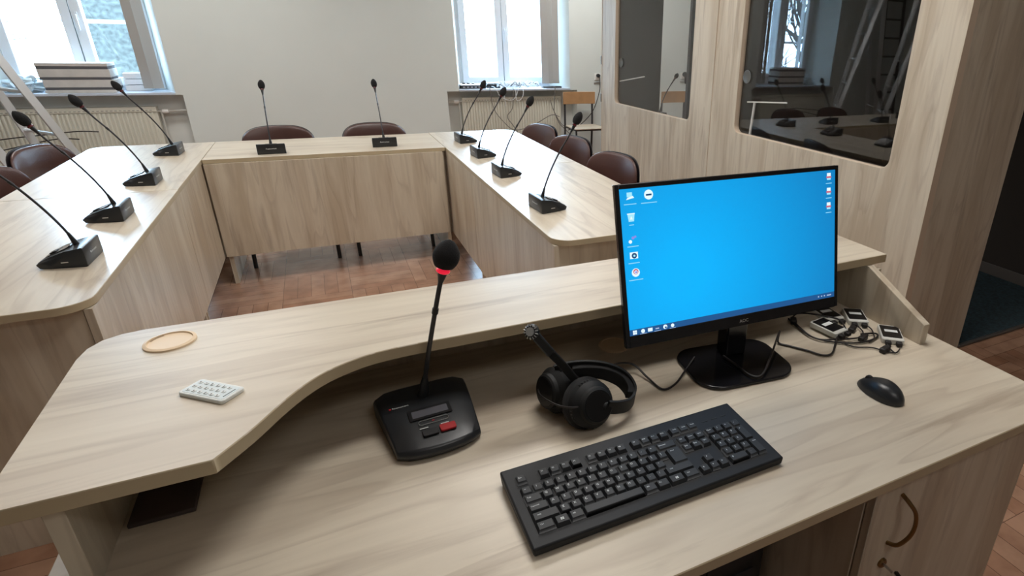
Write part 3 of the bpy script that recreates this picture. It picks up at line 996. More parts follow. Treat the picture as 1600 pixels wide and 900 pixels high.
d.text('Restmoment', .0056, Matrix.Translation((-.050, .0445, .0016)), 'print_white')
d.build('printed_marks', cm)
d = top('print_red'); d.box(-.006, -.0125, .0006, -.002, -.0105, .0016); d.lathe([(.0022, 0), (.0022, .0014), (0, .0014)], 12, origin=(-.068, .0445, .0006)); d.build('red_marks', cm)
top('red_button').prism(rrect(.002, -.045, .030, -.029, .003), -.001, .0035).build('red_button', cm, bevel=.001)
top('black_plastic').prism(rrect(-.029, -.046, -.001, -.031, .003), -.001, .0028).build('black_button', cm, bevel=.001)
def PY(u, v, y):
    d = ROW_R * ((u - 991.615) / 908.0968) + ROW_D * ((v - 445.43) / 908.0968) + ROW_F
    return CAM + d * (y / d.y)


cmi = (Matrix.Translation(cm.location) @ Matrix.Rotation(.06, 4, 'Z')).inverted()
npts = [cmi @ PY(*p) for p in ((661, 617, 1.022), (664, 592, 1.014), (670, 548, .993), (678, 498, .985), (686, 452, .980), (692, 424, .977))]
neck_and_head(cm, npts, .0042, .0225, .054, 'ring_on', .011)

# ================================================================== CHAIRS
def vinyl_chair(loc, rz, label):
    """faces local -y; seat towards the table"""
    t = thing('conference_chair', label, 'chair', loc, rz, 'brown vinyl chairs with black frames around the joined tables')
    # backrest: curved superellipse pad
    N, Mm = 14, 22
    for nm, mat, thick, y_off, sc in (('backrest', 'brown_vinyl', .045, 0, 1.0), ('back_shell', 'chair_black', .02, .022, 1.015)):
        vv = []; fs = []
        def pt(a, r, side):
            ex = .62
            cx_, cz = abs(math.cos(a)) ** ex * (1 if math.cos(a) >= 0 else -1), abs(math.sin(a)) ** ex * (1 if math.sin(a) >= 0 else -1)
            x = .225 * sc * r * cx_; z = .165 * sc * r * cz
            y = -.9 * x * x * 1.2 + y_off + side * thick / 2 * math.sqrt(max(0, 1 - r ** 4)) + .10 * z
            return (x, y, .655 + z)
        rs_ = [0.0, .35, .6, .8, .92, .98, 1.0]
        vv.append(pt(0, 0, -1))
        for r in rs_[1:]:
            for k in range(Mm): vv.append(pt(2 * PI * k / Mm, r, -1))
        base = len(vv)
        for r in rs_[-2:0:-1]:
            for k in range(Mm): vv.append(pt(2 * PI * k / Mm, r, 1))
        vv.append(pt(0, 0, 1))
        rings = (len(vv) - 2) // Mm
        for k in range(Mm): fs.append((0, 1 + (k + 1) % Mm, 1 + k))
        for i in range(rings - 1):
            for k in range(Mm):
                q = (k + 1) % Mm
                fs.append((1 + i * Mm + k, 1 + i * Mm + q, 1 + (i + 1) * Mm + q, 1 + (i + 1) * Mm + k))
        last = len(vv) - 1
        for k in range(Mm): fs.append((last, 1 + (rings - 1) * Mm + k, 1 + (rings - 1) * Mm + (k + 1) % Mm))
        MB(mat).add(vv, [f[::-1] for f in fs]).build(nm, t, sub=1, sharp=180)
    st = MB('brown_vinyl')
    st.prism(rrect(-.235, -.50, .235, -.08, [.09, .09, .07, .07], 6), .435, .485)
    st.build('seat', t, bevel=.018, segs=3)
    for s_ in (-1, 1):
        x = s_ * .245
        MB('chair_black').tube([(x, -.52, 0), (x, -.475, .20), (x * .92, -.42, .425)], .0125, 10).build('leg', t)
        MB('chair_black').tube([(x, .03, 0), (x, -.02, .22), (x * .92, -.10, .425)], .0125, 10).build('leg', t)
    fr = MB('chair_black')
    fr.tube([(-.225, -.42, .425), (-.225, -.10, .425)], .0125, 10).tube([(.225, -.42, .425), (.225, -.10, .425)], .0125, 10)
    fr.tube([(-.225, -.40, .422), (.225, -.40, .422)], .010, 8).tube([(-.225, -.12, .422), (.225, -.12, .422)], .010, 8)
    for s_ in (-1, 1):
        fr.tube(smooth_path([(s_ * .13, -.12, .425), (s_ * .13, -.01, .45), (s_ * .13, .025, .55), (s_ * .13, .03, .68)], 6), .0110, 10)
    fr.build('frame', t)
    return t


c0 = vinyl_chair((-.283, 4.745, 0), 0, 'brown vinyl chair behind the middle table, left of the two before the white wall')
dup(c0, (.325, 4.74, 0), .02, 'brown vinyl chair behind the middle table, right of the two before the white wall')
dup(c0, (1.475, 4.33, 0), -PI / 2 + .30, 'brown vinyl chair farthest along the outer side of the right tables')
dup(c0, (1.49, 3.74, 0), -PI / 2 + .32, 'brown vinyl chair in the middle of the three along the right tables')
dup(c0, (1.50, 3.09, 0), -PI / 2 + .30, 'brown vinyl chair nearest the monitor on the outer side of the right tables')
dup(c0, (-1.40, 4.27, 0), PI / 2 - .33, 'brown vinyl chair behind the left tables under the ladder')
dup(c0, (-1.41, 3.64, 0), PI / 2 - .30, 'brown vinyl chair cut by the left edge of the view')


def school_chair(loc, rz, label, group='plywood chairs with tube frames by the back wall'):
    t = thing('plywood_chair', label, 'chair', loc, rz, group)
    bp_ = MB('plywood')
    pts = []
    n_ = 12
    outer_ = []; inner_ = []
    for i in range(n_ + 1):
        u = -1 + 2 * i / n_
        outer_.append((u * .215, .016 - .035 * u * u)); inner_.append((u * .215, .007 - .035 * u * u))
    bp_.prism(inner_ + outer_[::-1], .655, .80)
    bp_.build('backrest', t, bevel=.004)
    st = MB('plywood_seat')
    st.prism(rrect(-.205, -.40, .205, -.03, .05), .395, .407)
    st.build('seat', t, bevel=.003)
    for s_ in (-1, 1):
        MB('dark_metal').tube([(s_ * .185, .03, 0), (s_ * .185, .0, .40), (s_ * .185, .0, .78)], .0125, 10).build('leg', t)
        MB('dark_metal').tube([(s_ * .185, -.40, 0), (s_ * .18, -.36, .385)], .0115, 10).build('leg', t)
    fr = MB('dark_metal')
    fr.tube([(-.18, -.36, .383), (.18, -.36, .383)], .010, 8)
    for s_ in (-1, 1): fr.tube([(s_ * .185, 0, .383), (s_ * .18, -.36, .383)], .010, 8)
    fr.build('frame', t)
    return t


sc0 = school_chair((2.90, 7.09, 0), 0.0, 'plywood chair with dark tube frame against the back wall left of the booth')
dup(sc0, (4.22, 6.98, 0), .1, 'plywood chair seen through the booth glass')

# ================================================================== LADDERS
def ladder(off, label):
    t = thing('stepladder', label, 'ladder', (-2.1 + off[0], 6.3 + off[1], 0), 0, 'aluminium stepladders by the left window')
    o = Vector((-2.1, 6.3, 0))
    def prof(a, b_, mat='aluminium', w=.028, d=.011, nm='rail'):
        a = Vector(a) - o; b_ = Vector(b_) - o
        ax = (b_ - a).normalized(); s_ = Vector((-.64, .77, 0)); s_ = (s_ - ax * s_.dot(ax)).normalized(); r_ = ax.cross(s_)
        v = [p + s_ * d * i + r_ * w * j for p in (a, b_) for (i, j) in ((-1, -1), (1, -1), (1, 1), (-1, 1))]
        return MB(mat).hexa(v).build(nm, t, bevel=.002, segs=1)
    R1 = lambda z: Vector((-1.608 - .34 * z, 6.12, z)); R2 = lambda z: Vector((-1.975 - .255 * z, 6.50, z))
    B1 = lambda z: Vector((-2.75 + .14 * z, 6.22, z)); B2 = lambda z: Vector((-3.05 + .19 * z, 6.62, z))
    for Rr in (R1, R2, B1, B2):
        prof(Rr(.02), Rr(2.42 if Rr in (R1, R2) else 2.36))
        f = MB('black_rubber'); p = Rr(0) - o; f.box(p.x - .03, p.y - .02, 0, p.x + .03, p.y + .02, .035); f.build('foot', t, bevel=.004)
    for k in range(7):
        z = .30 + k * .32
        a, b_ = R1(z), R2(z)
        prof(a, b_, w=.006, d=.04, nm='step') if 0 else MB('aluminium').tube([a - o, b_ - o], .014, 8).build('rung', t)
    for z in (.6, 1.9):
        MB('aluminium').tube([B1(z) - o, B2(z) - o], .011, 8).build('brace', t)
    return t


ladder((0, 0), 'aluminium stepladder standing at the left edge before the left radiator')
ladder((-.15, -.66), 'aluminium stepladder left of the tables, seen only reflected in the booth glass')
t = thing('wall_ladder', 'dark straight ladder leaning on the back wall, seen reflected in the booth glass', 'ladder', (-3.7, 7.0, 0))
for s_ in (-1, 1): MB('dark_metal').tube([(s_ * .2, -.12, 0), (s_ * .2, .15, 2.6)], .022, 8).build('rail', t)
for k in range(9): MB('dark_metal').tube([(-.2, -.12 + .27 * (.2 + .27 * k) / 2.6, .2 + .27 * k), (.2, -.12 + .27 * (.2 + .27 * k) / 2.6, .2 + .27 * k)], .014, 8).build('rung', t)
for k, p in enumerate([[(-2.75, 7.16, .42), (-2.5, 7.18, .46), (-2.2, 7.16, .49), (-2.0, 7.14, .51), (-1.85, 7.15, .50)], [(-2.75, 7.14, .32), (-2.4, 7.14, .40), (-2.15, 7.14, .45), (-2.0, 7.14, .44)]]):
    tag(MB('cable_black').tube(smooth_path(p, 6), .005, 6).build('power_cable'), ['upper dark cable stretched before the left radiator', 'lower dark cable stretched before the left radiator'][k], 'cable')

# ================================================================== INTERPRETER BOOTH
BX, BY0, BYM, BY1, BZ, BXR = 2.252, 1.575, 3.245, 4.96, 2.35, 3.93
booth = thing('interpreter_booth', 'tall pale oak interpreter booth with two dark glazed windows', 'booth', (3.1, 3.27, 0))
bl = booth.location
def bz(mb, nm, **k): return mb.build(nm, booth, loc=(-bl.x, -bl.y, 0), **k)
myz = lambda y, z, x: (x, y, z)
for k, (ya, yb, wa, wb2) in enumerate(((BY0, BYM - .0015, 1.811, 2.985), (BYM + .0015, BY1, 3.507, 4.697))):
    p = MB('oak_booth')
    hole = rrect(wa, .925, wb2, 2.05, .045, 6)
    holed_plate(p, [(ya, 0), (yb, 0), (yb, BZ), (ya, BZ)], [hole], myz, BX, BX + .036, 'oak_booth', 'booth_edge')
    po = bz(p, 'front_panel', bevel=.002, segs=1)
    gl_ = MB('booth_glass').prism(rrect(wa + .001, .926, wb2 - .001, 2.049, .044, 6), BX + .022, BX + .028, map_=myz)
    gl_.build('window_pane', po, smooth=False)
    dd = MB('disc_clear').lathe([(.036, 0), (.038, .002), (.033, .003), (.028, .0015), (0, .0015)], 28, origin=(BX + .0215, wb2 - (.055 if k == 0 else .075), 1.250), axis=(-1, 0, 0))
    dd.build('vent_disc', po)
bz(MB('oak_booth').box(BX + .001, BY0 - .0005, 0, 2.765, BY0 + .036, BZ), 'side_panel', bevel=.0015, segs=1) if 0 else bz(MB('oak_booth').box(BX + .0365, BY0, 0, 2.765, BY0 + .036, BZ), 'side_panel', bevel=.0015, segs=1)
bz(MB('oak_booth').box(2.7655, BY0, 2.10, BXR, BY0 + .036, BZ), 'side_panel', bevel=.0015, segs=1)
bz(MB('felt_dark').box(BXR, BY0, 0, BXR + .04, BY1, BZ), 'rear_panel', smooth=False)
bz(MB('felt_dark').box(BX + .04, BYM - .02, .02, BXR - .001, BYM + .02, BZ - .02), 'partition', smooth=False)
bz(MB('felt_dark').box(BX + .0365, BY1 - .04, 0, 2.825, BY1, BZ).box(3.13, BY1 - .04, 0, BXR, BY1, BZ).box(2.8255, BY1 - .04, 2.1, 3.1295, BY1, BZ), 'end_panel', smooth=False)
bz(MB('felt_dark').box(BX, BY0, BZ, BXR + .04, BY1, BZ + .03), 'roof_panel', smooth=False)
bz(MB('carpet_teal').box(BX + .037, BY0 + .012, .001, BXR - .001, BY1, .012), 'carpet', smooth=False)
bz(MB('hinge_metal').box(2.766, BY0 - .008, .001, BXR, BY0 + .0115, .016), 'threshold_strip', bevel=.003)
bz(MB('baseboard_grey').box(BXR - .014, BY0 + .037, .0125, BXR - .001, BYM - .021, .085), 'skirting', bevel=.002)
for z in (1.22, .905):
    bz(MB('hinge_metal').box(BX - .004, BY1 + .001, z, BX + .02, BY1 + .02, z + .07), 'hinge', bevel=.002)
# white bars added behind the panes to imitate bright reflected strips
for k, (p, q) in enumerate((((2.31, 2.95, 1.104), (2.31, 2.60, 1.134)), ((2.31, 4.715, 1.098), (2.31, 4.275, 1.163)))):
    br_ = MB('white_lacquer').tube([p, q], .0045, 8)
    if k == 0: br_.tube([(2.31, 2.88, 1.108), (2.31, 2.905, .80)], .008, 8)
    bz(br_, 'reflection_bar')
# interpreter's gooseneck microphone in the far compartment
t = thing('booth_microphone', 'black gooseneck microphone standing inside the farther booth compartment', 'microphone', (2.66, 4.62, .0125))
MB('black_satin').box(-.11, -.06, 0, .09, .06, .02).tube([(0, 0, .02), (0, 0, .80)], .012, 10).box(-.05, -.04, .80, .05, .04, .83).build('floor_stand', t, bevel=.002)
neck_and_head(t, [(.0, .0, .83), (.03, .005, .93), (.08, .01, 1.02), (.15, .02, 1.11)], .004, .018, .05, 'ring_off')

# ================================================================== MONITOR
MQ = (.740, .927, 1.032, -.066, .206, .015)
MW, MH = .54, .325
mon = thing('monitor', 'black computer monitor with a blue desktop on the desk', 'monitor', (.77, .94, TT), MQ[3])
yaw, tilt, roll = MQ[3], MQ[4], MQ[5]
r_ = Vector((math.cos(yaw), math.sin(yaw), 0)); nn = Vector((-math.sin(yaw), math.cos(yaw), 0))
u_ = Vector((0, 0, 1)) * math.cos(tilt) + nn * math.sin(tilt)
r2 = r_ * math.cos(roll) + u_ * math.sin(roll); u2 = u_ * math.cos(roll) - r_ * math.sin(roll); n2 = u2.cross(r2) * -1
if n2.dot(nn) < 0: n2 = -n2
Mw = Matrix.Identity(4)
for i in range(3):
    Mw[i][0] = r2[i]; Mw[i][1] = n2[i]; Mw[i][2] = u2[i]; Mw[i][3] = MQ[i]
Ml = (Matrix.Translation(mon.location) @ Matrix.Rotation(MQ[3], 4, 'Z')).inverted() @ Mw     # panel frame in the thing's frame: x right, y away, z up
def mp_build(mb, nm, par=mon, **k):
    o = mb.build(nm, par, **k)
    if par == mon: o.matrix_local = Ml
    return o


hw, hh = MW / 2, MH / 2
bz_ = MB('black_gloss')
sx0, sx1, sz0, sz1 = -hw + .009, hw - .009, -hh + .024, hh - .009
bz_.box(-hw, 0, -hh, hw, .010, hh)
bz_.box(-hw, -.0015, -hh, sx0, 0, hh).box(sx1, -.0015, -hh, hw, 0, hh).box(sx0, -.0015, sz1, sx1, 0, hh).box(sx0, -.0015, -hh, sx1, 0, sz0)
case = mp_build(bz_, 'bezel', bevel=.001, segs=1)
mp_build(MB('black_satin').prism(rrect(-hw + .004, -hh + .004, hw - .004, hh - .004, .01), .010, .016, map_=lambda x, z, y: (x, y, z)).hexa([(-.2, .016, -.13), (.2, .016, -.13), (.2, .016, .1), (-.2, .016, .1), (-.15, .05, -.10), (.15, .05, -.10), (.15, .05, .06), (-.15, .05, .06)]), 'back_shell', bevel=.002)
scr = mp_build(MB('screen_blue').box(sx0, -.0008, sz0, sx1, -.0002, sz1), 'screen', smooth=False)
lg = MB('lcd_grey'); lg.text('AOC', .0105, Matrix.Translation((.010, -.0019, -hh + .0095)) @ Matrix.Rotation(PI / 2, 4, 'X'), 'silver'); lg_o = mp_build(lg, 'maker_logo', smooth=False)
def ic(mat, x0, z0, x1, z1, mb): mb.box(x0, -.0016, z0, x1, -.0010, z1, mat)
def disc(mb, mat, x, z, r, y=-.0010): mb.lathe([(r, 0), (r, .0005), (0, .0005)], 20, mat, origin=(x, y, z), axis=(0, -1, 0))
SW, SH = sx1 - sx0, sz1 - sz0
TBH = .0125
tb = MB('ic_taskbar').box(sx0, -.0013, sz0, sx1, -.0009, sz0 + TBH)
for i, x in enumerate((.012, .030, .046, .062, .080, .097)):
    X = sx0 + x; Z = sz0 + TBH / 2
    if i == 0:
        for a in (-.0042, .0003):
            for c in (-.0042, .0003): tb.box(X + a, -.0018, Z + c, X + a + .0039, -.0013, Z + c + .0039, 'ic_white')
    elif i == 1: disc(tb, 'ic_white', X, Z, .0042, -.0013)
    elif i == 2: tb.box(X - .005, -.0018, Z - .0035, X + .005, -.0013, Z + .0035, 'ic_white')
    elif i == 3: tb.box(X - .004, -.0018, Z - .0015, X + .004, -.0013, Z + .001, 'ic_line')
    elif i == 4: disc(tb, 'ic_white', X, Z, .0046, -.0013); disc(tb, 'ic_taskbar', X + .001, Z - .0015, .0022, -.00185)
    else: disc(tb, 'ic_white', X, Z, .0038, -.0013)
for a, c in ((.023, .038), (.055, .07), (.09, .104)): tb.box(sx0 + a, -.0018, sz0 + .0004, sx0 + c, -.0013, sz0 + .0013, 'ic_line')
for a in (.045, .036, .028): tb.box(sx1 - a - .003, -.0018, sz0 + .005, sx1 - a, -.0013, sz0 + .008, 'ic_line')
tb.text('12:14', .005, Matrix.Translation((sx1 - .016, -.0016, sz0 + .0062)) @ Matrix.Rotation(PI / 2, 4, 'X'), 'ic_white') if 0 else tb.box(sx1 - .022, -.0018, sz0 + .005, sx1 - .010, -.0013, sz0 + .0075, 'ic_line')
tb.build('taskbar', scr, smooth=False)
def icon(kind, x, zt, lab=.026):
    mb = MB('ic_label'); X = sx0 + x; Z = sz1 - zt
    mb.box(X - lab / 2, -.0014, Z - .0155, X + lab / 2, -.0009, Z - .0138, 'ic_label')
    if kind == 'pc':
        mb.box(X - .006, -.0014, Z - .001, X + .005, -.0009, Z + .008, 'ic_pale'); mb.add([(X - .008, -.0015, Z - .006), (X + .009, -.0015, Z - .003), (X + .006, -.0015, Z + .001), (X - .005, -.0015, Z - .002)], [(0, 1, 2, 3)], 'ic_white')
    elif kind == 'tv':
        disc(mb, 'ic_white', X, Z + .001, .0095); mb.box(X - .006, -.0019, Z - .001, X + .006, -.0015, Z + .0025, 'ic_navy')
    elif kind == 'bin':
        mb.add([(X - .0055, -.0014, Z - .008), (X + .0055, -.0014, Z - .008), (X + .0075, -.0014, Z + .006), (X - .0075, -.0014, Z + .006)], [(0, 1, 2, 3)], 'ic_pale')
        mb.add([(X - .003, -.0018, Z - .004), (X + .003, -.0018, Z - .004), (X, -.0018, Z + .003)], [(0, 1, 2)], 'ic_white'); mb.box(X - .008, -.0016, Z + .006, X + .008, -.001, Z + .008, 'ic_white')
    elif kind == 'dots':
        disc(mb, 'ic_white', X - .005, Z - .005, .0035); disc(mb, 'ic_purple', X + .001, Z + .002, .003); disc(mb, 'ic_purple', X + .006, Z + .004, .0022)
    elif kind == 'cam':
        mb.box(X - .008, -.0014, Z - .006, X + .009, -.0009, Z + .007, 'ic_white'); disc(mb, 'ic_navy', X + .001, Z, .0055, -.0014); disc(mb, 'ic_pale', X + .001, Z, .0022, -.0019)
    elif kind == 'browser':
        disc(mb, 'ic_white', X, Z, .0085); disc(mb, 'ic_red', X, Z + .002, .0055, -.0015); disc(mb, 'ic_white', X, Z + .001, .0035, -.002); disc(mb, 'ic_purple', X, Z + .001, .0022, -.0025)
    else:
        mb.box(X - .005, -.0014, Z + .001, X + .005, -.0009, Z + .008, 'ic_white'); mb.box(X - .0065, -.0016, Z - .003, X + .0065, -.001, Z + .001, 'ic_red'); mb.box(X - .005, -.0014, Z - .007, X + .005, -.0009, Z - .003, 'ic_pale')
    mb.build('desktop_icon', scr, smooth=False)


icon('pc', .021, .015); icon('tv', .061, .0155, .034); icon('bin', .021, .055, .010); icon('dots', .021, .097, .024); icon('cam', .021, .130, .024); icon('browser', .023, .164, .030)
for k in range(3): icon('doc', SW - .018, .014 + k * .0325, .016)
# stand
st = MB('black_gloss')
st.box(-.028, -.012 + .02, .010, .028, .030 + .02, .20); st.build('stand_neck', mon, bevel=.005, loc=(.010, .0, 0))
s = MB('black_satin').box(-.05, .02, .15, .05, .036, .25); s.build('stand_mount', mon, bevel=.003, loc=(.010, -.005, 0))
bs = MB('black_gloss').prism(rrect(-.122, -.092, .122, .090, [.055, .055, .05, .05], 8), 0, .009)
bs.build('stand_base', mon, bevel=.003, segs=2, loc=(-.006, -.012, 0), rot=(0, 0, -.04))
MB('silver').box(-.006, .0075, .125, .030, .008, .165).build('stand_plate', mon) if 0 else None

# ================================================================== KEYBOARD
KX, KY, KR = .402, .690, .006
kb = thing('keyboard', 'full-size black keyboard with white legends on the desk', 'keyboard', (KX, KY, TT), KR)
KW, KD = .464, .172
P_ = .01905
hz = lambda y: .0175 + (y + KD / 2) / KD * .009        # top surface height along depth
body = MB('keyboard_case')
o2_ = [(-KW / 2, -KD / 2), (KW / 2, -KD / 2), (KW / 2, KD / 2), (-KW / 2, KD / 2)]
body.hexa([(x * .992, y * .985, .002) for x, y in o2_] + [(x, y, hz(y)) for x, y in o2_])
body.build('case', kb, bevel=.0035, segs=3)
lo = -KW / 2 + .0165; bo = -KD / 2 + .0215
ramp = .009 / KD
wells = MB('key_well')
def well(u0, v0, u1, v1):
    x0, y0, x1, y1 = lo + u0 * P_ - .001, bo + v0 * P_ - .001, lo + u1 * P_ + .001, bo + v1 * P_ + .001
    wells.hexa([(x0, y0, hz(y0) - .002), (x1, y0, hz(y0) - .002), (x1, y1, hz(y1) - .002), (x0, y1, hz(y1) - .002), (x0, y0, hz(y0) + .0002), (x1, y0, hz(y0) + .0002), (x1, y1, hz(y1) + .0002), (x0, y1, hz(y1) + .0002)])


F0 = 5.42
well(0, 0, 15, 5); well(15.22, 0, 18.22, 1); well(16.22, 1, 17.22, 2); well(15.22, 3, 18.22, 5); well(18.44, 0, 22.44, 5)
well(0, F0, 1, F0 + 1); well(2, F0, 6, F0 + 1); well(6.5, F0, 10.5, F0 + 1); well(11, F0, 15, F0 + 1); well(15.22, F0, 18.22, F0 + 1)
wells.build('key_well', kb, smooth=False)
keys = []
def row(v, spec, u=0):
    for (lab, w_) in spec:
        if lab is not None: keys.append((u, v, w_, 1, lab))
        u += w_


row(F0, [('Esc', 1), (None, 1)] + [('F%d' % i, 1) for i in range(1, 5)] + [(None, .5)] + [('F%d' % i, 1) for i in range(5, 9)] + [(None, .5)] + [('F%d' % i, 1) for i in range(9, 13)])
row(4, [('~', 1)] + [(c, 1) for c in '1234567890-='] + [('Backspace', 2)])
row(3, [('Tab', 1.5)] + [(c, 1) for c in 'QWERTYUIOP[]'])
row(2, [('CapsLock', 1.75)] + [(c, 1) for c in "ASDFGHJKL;'"])
row(1, [('Shift', 2.25)] + [(c, 1) for c in 'ZXCVBNM,./'] + [('Shift', 2.75)])
row(0, [('Ctrl', 1.5), ('win', 1.25), ('Alt', 1.25), ('', 5.5), ('Alt', 1.25), ('Fn', 1.25), ('win', 1.5), ('Ctrl', 1.5)])
keys.append((13.5, 2, 1.5, 2, 'Enter'))
row(4, [('Ins', 1), ('Home', 1), ('PgUp', 1)], 15.22); row(3, [('Del', 1), ('End', 1), ('PgDn', 1)], 15.22)
row(1, [('^', 1)], 16.22); row(0, [('<', 1), ('v', 1), ('>', 1)], 15.22)
row(4, [('Num', 1), ('/', 1), ('*', 1), ('-', 1)], 18.44)
row(3, [('7', 1), ('8', 1), ('9', 1)], 18.44); row(2, [('4', 1), ('5', 1), ('6', 1)], 18.44); row(1, [('1', 1), ('2', 1), ('3', 1)], 18.44)
row(0, [('0', 2), ('.', 1)], 18.44); keys.append((21.44, 2, 1, 2, '+')); keys.append((21.44, 0, 1, 2, 'Enter'))
row(F0, [('PrtSc', 1), ('ScrLk', 1), ('Pause', 1)], 15.22)
keys_left = None
def key_geo(mb, u, v, w_, h_, lab):
    x0, x1 = lo + u * P_ + .0004, lo + (u + w_) * P_ - .0004
    y0, y1 = bo + v * P_ + .0004, bo + (v + h_) * P_ - .0004
    b0, b1 = hz(y0), hz(y1)
    kh = .0072; i_ = .0025
    loop = lambda d, dz_, f=0: [(x0 + d, y0 + d + f, hz(y0) + dz_), (x1 - d, y0 + d + f, hz(y0) + dz_), (x1 - d, y1 - d + f, hz(y1) + dz_), (x0 + d, y1 - d + f, hz(y1) + dz_)]
    a, b_, c = loop(0, .0003), loop(.0004, .0015), loop(i_, kh, .0006)
    mb.hexa(a + b_); mb.hexa(b_ + c)
    cy_ = y1 - i_ - .0048; cx_ = x0 + i_ + .0045 if len(lab) < 3 else x0 + i_ + .001 + .00135 * len(lab)
    if lab == 'win':
        zt = hz(cy_) + kh + .0002
        cx_ = (x0 + x1) / 2; cy_ = (y0 + y1) / 2
        for a1 in (-.0027, .0002):
            for a2 in (-.0024, .0002): mb.box(cx_ + a1, cy_ + a2, zt - .0002, cx_ + a1 + .0024, cy_ + a2 + .002, zt + .0002, 'legend_white')
    elif lab:
        size = .0058 if len(lab) == 1 else (.0042 if len(lab) < 4 else .0034)
        if len(lab) > 4: cx_ = x0 + i_ + .0085
        M = Matrix.Translation((cx_, cy_, hz(cy_) + kh + .00035)) @ Matrix.Rotation(math.atan(ramp), 4, 'X')
        mb.text(lab, size, M, 'legend_white')


for k in keys[:100]:
    mb = MB('key_black'); key_geo(mb, *k); mb.build('key', kb, bevel=.0006, segs=1)
rest = MB('key_black')
for k in keys[100:]: key_geo(rest, *k)
if len(keys) > 100: tag(rest.build('keys', kb, bevel=.0006, segs=1), kind='stuff')
ld = MB('key_well')
for k in range(3):
    x = lo + (19.2 + k * 1.1) * P_; y = bo + (F0 + .75) * P_
    ld.box(x, y, hz(y) - .001, x + .012, y + .0025, hz(y) + .0006)
ld.build('indicator_window', kb)

# ================================================================== MOUSE
ms = thing('computer_mouse', 'black computer mouse on the right side of the desk', 'mouse', (.980, .694, TT), .08)
vv = []; fs = []; NA, NB = 28, 10
for j in range(NB + 1):
    t_ = j / NB
    for k in range(NA):
        a = 2 * PI * k / NA
        c, s_ = math.cos(a), math.sin(a)
        L = .0555; Wd = .0305
        prof_r = math.cos(t_ * PI / 2) ** .62
        x = c * Wd * (1 - .10 * s_) * prof_r * (1 + .0)
        y = s_ * L * prof_r
        z = .002 + .033 * math.sin(t_ * PI / 2) * (1 - .28 * (y / L + .1) ** 2) if t_ > 0 else .001
        z *= 1 - .18 * max(0, y / L)
        vv.append((x, y - .004 * t_, z))
for j in range(NB):
    for k in range(NA):
        q = (k + 1) % NA
        fs.append((j * NA + k, j * NA + q, (j + 1) * NA + q, (j + 1) * NA + k))
fs.append(tuple(range(NA))[::-1])
MB('black_satin').add(vv, fs).build('shell', ms, sharp=70)
MB('black_rubber').lathe([(.009, -.0035), (.0105, -.002), (.0105, .002), (.009, .0035)], 20, origin=(0, .030, .0192), axis=(1, 0, 0)).build('scroll_wheel', ms)
gp = []
for k in range(12):
    t_ = .45 + .35 * k / 11
    pr_ = math.cos(t_ * PI / 2) ** .62; y = .0555 * pr_
    z = (.002 + .033 * math.sin(t_ * PI / 2) * (1 - .28 * (y / .0555 + .1) ** 2)) * (1 - .18 * y / .0555)
    gp.append((0, y - .004 * t_, z - .0002))
MB('dark_slot').tube(gp, .0006, 6).build('button_gap', ms)
d = MB('lcd_grey'); d.lathe([(.0016, 0), (.0016, .0006), (0, .0006)], 12, origin=(-.006, -.040, .0225), axis=(0, -.5, 1)); d.box(-.003, -.041, .0222, .008, -.039, .0235); d.build('maker_mark', ms)

# ================================================================== HEADSET
def P3(u, v, z):
    d = ROW_R * ((u - 991.615) / 908.0968) + ROW_D * ((v - 445.43) / 908.0968) + ROW_F
    t = (z - CAM.z) / d.z
    return CAM + d * t


hs = thing('headset', 'black headset with boom microphone lying on the desk', 'headset', (.37, .88, TT))
hl = Vector(hs.location)
c2 = P3(922, 631, .797) - hl; c1 = P3(872, 608, .798) - hl                     # near and far ear cups
ax2 = Vector((.18, -.90, .36)).normalized()                                     # near cup faces the keyboard
ax1 = Vector((-.93, -.22, .20)).normalized()                                    # far cup is swivelled to the left
def earcup(c, a, depth):
    R_ = .0455
    o = MB('black_matte').lathe([(.0, depth), (.030, depth), (.034, depth - .003), (.036, depth - .010), (.041, depth - .014), (R_, depth - .020), (R_, -.004)], 40, origin=c, axis=a)
    q = Vector((0, 0, 1)).rotation_difference(a).to_matrix()
    for k in range(44):
        th = 2 * PI * k / 44
        p0 = c + q @ Vector(((R_ + .0006) * math.cos(th), (R_ + .0006) * math.sin(th), depth - .022)); p1 = c + q @ Vector(((R_ + .0006) * math.cos(th), (R_ + .0006) * math.sin(th), .003))
        if k % 11 < 5: o.tube([p0, p1], .0011, 5, 'black_plastic')
    cup = o.build('ear_cup', hs)
    MB('black_soft').lathe([(.044, -.004), (.050, -.009), (.051, -.018), (.045, -.027), (.033, -.027), (.028, -.014), (0, -.012)], 40, origin=c, axis=a).build('ear_cushion', cup)
    MB('dark_slot').lathe([(.0, depth + .0002), (.028, depth + .0002), (.028, depth + .0009), (.0, depth + .0009)], 36, origin=c, axis=a).build('cup_plate', cup)
    return cup


